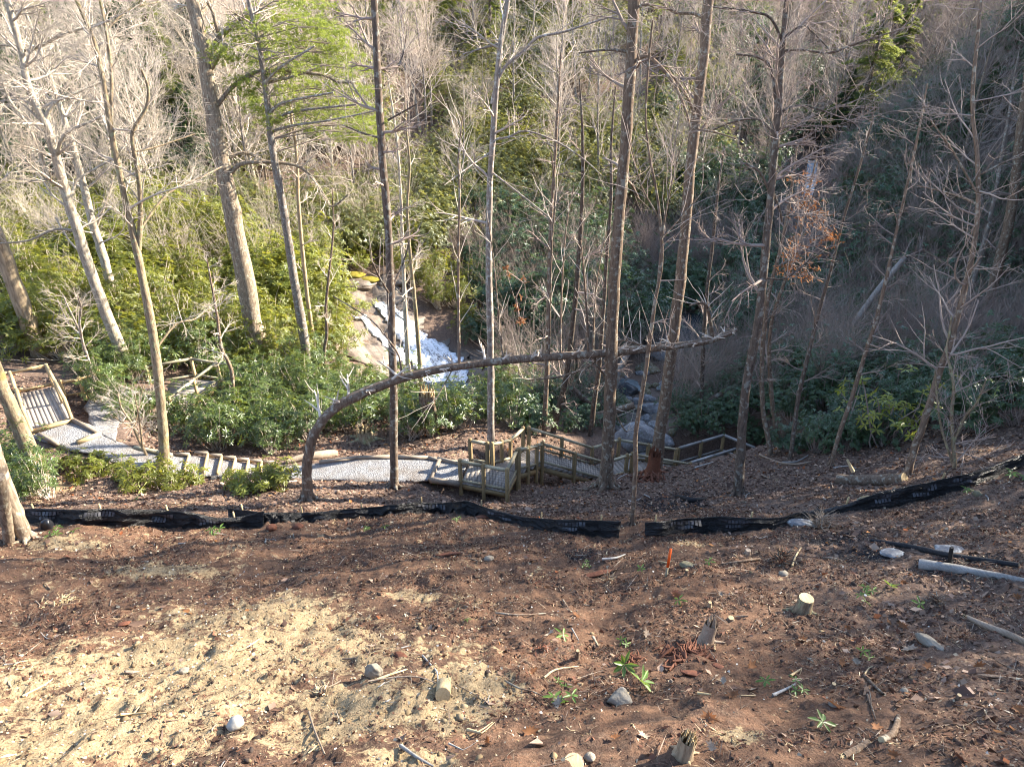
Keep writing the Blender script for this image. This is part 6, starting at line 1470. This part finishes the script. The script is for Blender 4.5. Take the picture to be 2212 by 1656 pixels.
for i, (u, v, k, s, lab) in enumerate((
    (1772, 1572, 0, 1.25, 'lone bright sprout with a wide leaf whorl at the lower right'), (1652, 1478, 0, .9, 'pale green sprout left of a fallen twig on the lower right slope'), (1718, 1490, 4, .8, 'small leafy sprout right of the pale green one'), (1859, 1413, 2, .9, 'two-whorled sprout left of the long tilted stone'),
    (1984, 1310, 1, .9, 'flat sprout above the long tilted stone'), (1878, 1282, 4, 1.0, 'cluster of green leaves between stump and charred branch'), (1923, 1276, 3, 1.0, 'long-leaved sprout below the bleached log'), (1869, 1308, 2, .8, 'sprout right of the sunlit sawn stump'), (1529, 1218, 1, .9, 'sprout beside the greenish flat rock'),
    (1216, 1378, 1, 1.0, 'four-leaved sprout at the middle of the slope'), (1340, 1388, 2, .8, 'yellow-green sprout by the mossy root'), (1347, 1448, 3, 1.3, 'bushy green sprout among the red rotten wood'), (1384, 1486, 3, 1.25, 'dark long-leaved sprout touching the pale grey rock'), (1206, 1512, 4, 1.1, 'dull green sprout left of the pale grey rock'),
    (1210, 1478, 4, .7, 'smaller dull sprout just above the other left of the grey rock'), (1465, 1302, 1, .9, 'sprout with bent leaves below the orange stake'), (1263, 1222, 4, .7, 'faint sprout below the burnt spot'), (1384, 1232, 1, .7, 'small sprout left of the orange stake'), (795, 1144, 4, .8, 'leafy sprout below the middle silt fence, left one'), (832, 1140, 1, .8, 'leafy sprout below the middle silt fence, right one'),
    (162, 1150, 1, 1.0, 'drooping yellow sprout below the left silt fence'), (471, 1152, 4, 1.4, 'low fern-like sprout at the right end of the left fence'), (673, 1122, 3, .9, 'sprout standing against the middle silt fence'), (114, 1156, 4, 1.2, 'low green sprout beside the black plastic lump'), (945, 1052, 3, 1.1, 'tall sprout left of the first landing'),
    (293, 1082, 1, 1.0, 'bright single sprout on the leaves above the left fence'), (1000, 1055, 4, 1.2, 'leafy twigs in front of the first landing'), (1640, 1135, 4, .7, 'small sprout against the right silt fence'), (2090, 1060, 4, .9, 'leafy twig poking over the right silt fence'), (2190, 1028, 4, 1.3, 'leafy bush tip by the right silt fence'), (985, 1122, 4, .6, 'tiny green tuft under the middle silt fence'), (1010, 1340, 1, .5, 'tiny yellow leaf pair at mid slope'))):
    p = at(u, v); place_tree(0, SPR[k], 'sprout', p, rnd.uniform(0, 6.28), s * .8, lab, 'plant', None, ('stem', 'leaves'))

# ------------------------------------------------------------------ sticks
def stick(pix, w, label, mat='old_wood', group=None, wig=.04):
    P = []
    for u, v in pix:
        p = at(u, v); P.append((p[0], p[1], p[2] + w * mpp(p) * .4 + rnd.uniform(0, wig)))
    k = mpp(P[0]); P = densify(np.array(P), 3); R = np.linspace(w / 2 * k, w / 4 * k, len(P)); org = P[0].copy(); mb = MB(); mb.tube(P - org, R, 5)
    for j in range(rnd.randrange(0, 3)):
        i = rnd.randrange(len(P) // 3, len(P)); d = np.array(rv()) * (1, 1, .3); mb.tube([P[i] - org, P[i] - org + d * .1, P[i] - org + d * .22 + (0, .02, 0)], [R[i] * .7, R[i] * .5, R[i] * .3], 4)
    tag(put('stick', mb.mesh('stick', mat, True), None, tuple(org)), label, 'stick', group)
for pix, w, lab, m in (
    ([(815, 1470), (840, 1462), (879, 1447)], 7, 'pale broken stick leaning across the upright tan stone', 'cut_wood'), ([(795, 1473), (850, 1464), (905, 1465), (945, 1480)], 4, 'thin bent root below the upright tan stone', 'old_wood'), ([(913, 1417), (930, 1436), (944, 1455), (946, 1478)], 5, 'curved grey twig ending at the splintered bolt', 'grey_wood'),
    ([(866, 1614), (900, 1636), (936, 1658)], 9, 'grey lichened stick at the bottom centre left', 'grey_wood'), ([(1091, 1472), (1120, 1490), (1150, 1497), (1185, 1511)], 5, 'thin root running toward the dull green sprouts', 'bark_brown'), ([(1175, 1467), (1200, 1450), (1249, 1442)], 6, 'tan bent stick right of centre', 'bark_bare'),
    ([(1071, 1326), (1120, 1330), (1179, 1328)], 5, 'long reddish root across the middle slope', 'bark_brown'), ([(668, 1540), (680, 1580), (703, 1634)], 6, 'slender pale stick pointing down the sandy slope', 'old_wood'), ([(485, 1408), (520, 1406), (545, 1395), (560, 1382)], 5, 'pale curved root on the sand at left', 'bark_bare'),
    ([(262, 1548), (290, 1545), (320, 1542)], 7, 'orange-brown stick on the lower left sand', 'timber_fresh'), ([(50, 1505), (90, 1485), (115, 1470)], 6, 'pale stick on the far left slope', 'cut_wood'), ([(1866, 1462), (1880, 1478), (1892, 1492), (1907, 1502)], 10, 'thick blackened curved stick on the right slope', 'bark_dark'), ([(1868, 1486), (1876, 1512), (1884, 1535), (1890, 1558)], 6, 'straight dark stick with a pale tip below the curved one', 'bark_dark'),
    ([(1866, 1460), (1875, 1446), (1884, 1441)], 4, 'pale forked twig above the blackened curved stick', 'cut_wood'), ([(1707, 1462), (1730, 1448)], 6, 'short pale stick at lower right of centre', 'cut_wood'), ([(1506, 1500), (1535, 1505)], 8, 'bright broken stick above the splintered stump', 'timber_fresh'), ([(1668, 1505), (1700, 1490), (1718, 1478)], 7, 'grey crooked twig beside the small leafy sprout', 'grey_wood'),
    ([(1640, 1210), (1600, 1215), (1560, 1220)], 6, 'brown root running left from the upturned root mass', 'bark_brown'), ([(1710, 1225), (1720, 1200), (1730, 1185)], 5, 'pale root arching beside the upturned mass', 'cut_wood'), ([(1780, 1205), (1815, 1212), (1830, 1240)], 4, 'thin arching twig right of the upturned mass', 'bark_brown'), ([(1300, 1212), (1330, 1208), (1350, 1200)], 6, 'pale forked stick right of the burnt spot', 'grey_wood'),
    ([(1215, 1298), (1232, 1320), (1245, 1332)], 4, 'thin brown stick at mid slope', 'bark_brown'), ([(1235, 1360), (1250, 1385)], 4, 'short upright twig above the mid sprout', 'grey_wood'), ([(1280, 1380), (1292, 1398)], 7, 'stubby cut stem lying left of the mossy root', 'bark_bare'), ([(1690, 1000), (1720, 1000), (1745, 985)], 5, 'pale stick below the pair of brown stems', 'grey_wood'),
    ([(1640, 985), (1680, 1000), (1720, 1005), (1750, 1000)], 5, 'long bent pale branch right of the dark flaky tree', 'old_wood'), ([(1800, 1012), (1830, 1010), (1850, 1015)], 5, 'whitish twig behind the cut log', 'grey_wood'), ([(1500, 1012), (1540, 1000)], 4, 'white stick by the lower boardwalk end', 'grey_wood'), 
    ([(970, 1610), (1000, 1625)], 5, 'grey twig near the bottom centre', 'grey_wood'), ([(1010, 1582), (1040, 1588)], 9, 'pale flat chip of wood at lower centre', 'cut_wood'), ([(740, 1425), (790, 1418), (800, 1400)], 4, 'thin root above the sandy hollow', 'bark_brown'), ([(985, 1480), (1020, 1500), (1060, 1520)], 3, 'hair-thin root right of the splintered bolt', 'bark_brown')):
    stick(pix, w, lab, m)
for i in range(110):
    u, v = rnd.uniform(0, 2212), rnd.uniform(1140, 1650)
    a = rnd.uniform(0, 6.28); L = rnd.uniform(12, 42) * (.5 + (v - 1100) / 900)
    du, dv = math.cos(a) * L, math.sin(a) * L * .55
    stick([(u, v), (u + du * .5 + rnd.gauss(0, 3), v + dv * .5 + rnd.gauss(0, 2)), (u + du, v + dv)], rnd.uniform(2.2, 4.5), 'short weathered twig lying near ' + near(u, v), rnd.choice(['old_wood', 'cut_wood', 'bark_brown', 'grey_wood', 'bark_dark', 'bark_brown']), 'twigs scattered on the bare slope', .02)
for i in range(60):
    u, v = rnd.uniform(380, 2212), rnd.uniform(1010, 1100)
    p = at(u, v)
    if trail_dist(p[0], p[1]) < .9: continue
    a = rnd.uniform(0, 6.28); L = rnd.uniform(10, 36); stick([(u, v), (u + math.cos(a) * L * .5 + rnd.gauss(0, 3), v + math.sin(a) * L * .2), (u + math.cos(a) * L, v + math.sin(a) * L * .4)], rnd.uniform(2, 4), 'fallen twig above the silt fence near ' + near(u, v), rnd.choice(['old_wood', 'bark_brown', 'grey_wood']), 'twigs above the silt fence', .03)

# ------------------------------------------------------------------ litter nobody could count
def scatter_xy(n, y0, y1, dens):
    X = []; Yy = []; got = 0
    while got < n:
        y = np.sqrt(nrg.uniform(y0 ** 2, y1 ** 2, n)); x = nrg.uniform(-1, 1, n) * (y * .78 + 2.6)
        k = nrg.random(n) < dens(x, y); X.append(x[k]); Yy.append(y[k]); got += int(k.sum())
    return np.concatenate(X)[:n], np.concatenate(Yy)[:n]
def mask_at(A, x, y):
    i = np.clip(np.searchsorted(GX, x), 0, len(GX) - 1); j = np.clip(np.searchsorted(GY, y), 0, len(GY) - 1); return A[i, j]
def trail_free(x, y):
    d = np.full(x.shape, 9.0)
    for m in TRM: d = np.minimum(d, seg_field(x, y, m)[0])
    return d > .8
def frames(x, y):
    e = .05; gx = (gza(x + e, y) - gza(x - e, y)) / (2 * e); gy = (gza(x, y + e) - gza(x, y - e)) / (2 * e)
    n = np.stack([-gx, -gy, np.ones_like(gx)], -1); return n / np.linalg.norm(n, axis=1, keepdims=True)
def flakes(name, n, y0, y1, L, asp, cols, wts, dens, tilt, lift, chip=False):
    x, y = scatter_xy(n, y0, y1, dens); z = gza(x, y); nn = frames(x, y) + nrg.normal(0, tilt, (n, 3)); nn /= np.linalg.norm(nn, axis=1, keepdims=True)
    r = nrg.normal(0, 1, (n, 3)); a = np.cross(nn, r); a /= np.linalg.norm(a, axis=1, keepdims=True); b = np.cross(nn, a)
    ln = (L * np.exp(nrg.normal(0, .38, n)) / 2)[:, None]; wd = ln * nrg.uniform(asp[0], asp[1], n)[:, None]
    c = np.stack([x, y, z + lift * nrg.uniform(.2, 1.3, n)], -1); cup = nn * (ln * nrg.uniform(-.25, .5, n)[:, None])
    if chip: P = np.stack([c - a * ln, c + b * wd, c + a * ln, c - b * wd], 1); P[:, 1] += nn * wd * .3; 
    else: P = np.stack([c - a * ln, c + b * wd + cup, c + a * ln * .9 + nn * ln * .2, c - b * wd + cup], 1)
    cl = np.array(cols)[nrg.choice(len(cols), n, p=np.array(wts) / sum(wts))] * nrg.uniform(.65, 1.3, (n, 1)); cl = np.repeat(cl, 4, 0)
    mb = MB(); i = np.arange(n)[:, None] * 4; mb.add(P.reshape(-1, 3), None, np.concatenate([i + (0, 1, 2), i + (0, 2, 3)]), np.clip(cl, 0, .9)); o = put(name, mb.mesh(name, 'litter', False, True)); o['kind'] = 'stuff'
clump = lambda x, y: np.clip(.42 + 1.7 * fbm(x * .5, y * 1.5 + 7, 1.1, 3), .05, 1)
leafd = lambda x, y: np.where(trail_free(x, y), np.clip(.10 + mask_at(LEAFY, x, y), 0, 1) * np.where(y < 15, clump(x, y), 1), 0.14)
humd = lambda x, y: np.where(trail_free(x, y), np.clip(1.0 - 1.0 * mask_at(SAND, x, y), .06, 1) * clump(x + 9, y), .01)
flakes('leaf_litter', 56000, 3.4, 25, .085, (.45, .8), [(.24, .155, .11), (.155, .095, .068), (.34, .24, .175), (.085, .05, .038), (.36, .16, .06), (.30, .10, .04)], [4, 5, 3, 4, .5, .3], leafd, .38, .02)
flakes('wood_chips', 46000, 3.4, 16, .06, (.12, .3), [(.42, .31, .19), (.26, .17, .11), (.13, .065, .042), (.17, .075, .045), (.09, .05, .035), (.55, .45, .32)], [1.6, 3, 5, 4, 5, .7], humd, .35, .012, True)
flakes('bark_crumbs', 26000, 3.4, 15, .04, (.5, .95), [(.12, .055, .035), (.075, .042, .03), (.20, .10, .06)], [4, 4, 1], humd, .6, .015)
flakes('pebbles', 6000, 3.4, 14, .03, (.6, 1.0), [(.5, .42, .3), (.36, .29, .2), (.62, .58, .5)], [3, 3, 1], lambda x, y: np.clip(.25 + mask_at(SAND, x, y), 0, 1), .7, .012)
flakes('needle_litter', 40000, 3.4, 15, .11, (.025, .05), [(.30, .20, .13), (.20, .11, .07), (.42, .31, .2)], [3, 4, 1.5], humd, .25, .018, True)
def clods(name, n, dens, sizes, cols):
    x, y = scatter_xy(n, 3.4, 15, dens); z = gza(x, y); V, F = ico(1); s = sizes[0] * np.exp(nrg.normal(0, .55, n)); s = np.minimum(s, sizes[1])
    P = V[None] * (1 + nrg.normal(0, .22, (n, len(V), 1))) * s[:, None, None] * np.stack([nrg.uniform(.7, 1.4, n), nrg.uniform(.7, 1.4, n), nrg.uniform(.45, .8, n)], -1)[:, None]
    P = P + np.stack([x, y, z + s * .15], -1)[:, None]; cl = np.array(cols)[nrg.integers(0, len(cols), n)] * nrg.uniform(.7, 1.2, (n, 1))
    mb = MB(); mb.add(P.reshape(-1, 3), None, (F[None] + (np.arange(n) * len(V))[:, None, None]).reshape(-1, 3), np.repeat(cl, len(V), 0)); o = put(name, mb.mesh(name, 'litter', False, True)); o['kind'] = 'stuff'
clods('sand_clods', 3500, lambda x, y: np.clip(mask_at(SAND, x, y) * 1.2, .02, 1), (.012, .05), [(.25, .18, .10), (.31, .23, .135), (.2, .14, .08)])
clods('humus_clods', 5000, humd, (.014, .055), [(.07, .042, .03), (.10, .055, .035), (.05, .035, .028)])
flakes('twig_litter', 5200, 3.4, 18, .26, (.022, .045), [(.26, .19, .14), (.16, .11, .085), (.36, .29, .22), (.09, .065, .055)], [3, 4, 1.2, 2], humd, .12, .025, True)
# fallen leaves big enough to see one by one
for i in range(46):
    u, v = rnd.uniform(1050, 2200), rnd.uniform(1250, 1650)
    if i % 3 == 0: u, v = rnd.gauss(1830, 130), rnd.gauss(1420, 60)
    p = at(u, v); rg = np.random.default_rng(500 + i); L = rg.uniform(.06, .12); n = 9; mb = MB(); V = [(0, 0, .01)]
    for k in range(n * 2):
        a = k / (n * 2) * 6.28; r = L * (1 if k % 2 else .55) * (1.2 - .5 * abs(math.sin(a))); V.append((r * math.cos(a), r * math.sin(a), .02 + .35 * r * abs(math.sin(a * 1.5 + i))))
    mb.add(V, None, [(0, 1 + k, 1 + (k + 1) % (n * 2)) for k in range(n * 2)]); o = put('fallen_leaf', mb.mesh('fallen_leaf', rnd.choice(['leaf_dead', 'leaf_dead', 'old_wood', 'red_rot'])), None, (p[0], p[1], p[2] + .015)); o.rotation_euler = (-.45 + rg.normal(0, .2), rg.normal(0, .25), rg.uniform(0, 6.28)); tag(o, 'curled lobed oak leaf lying near ' + near(u, v), 'leaf', 'fallen oak leaves on the bare slope')
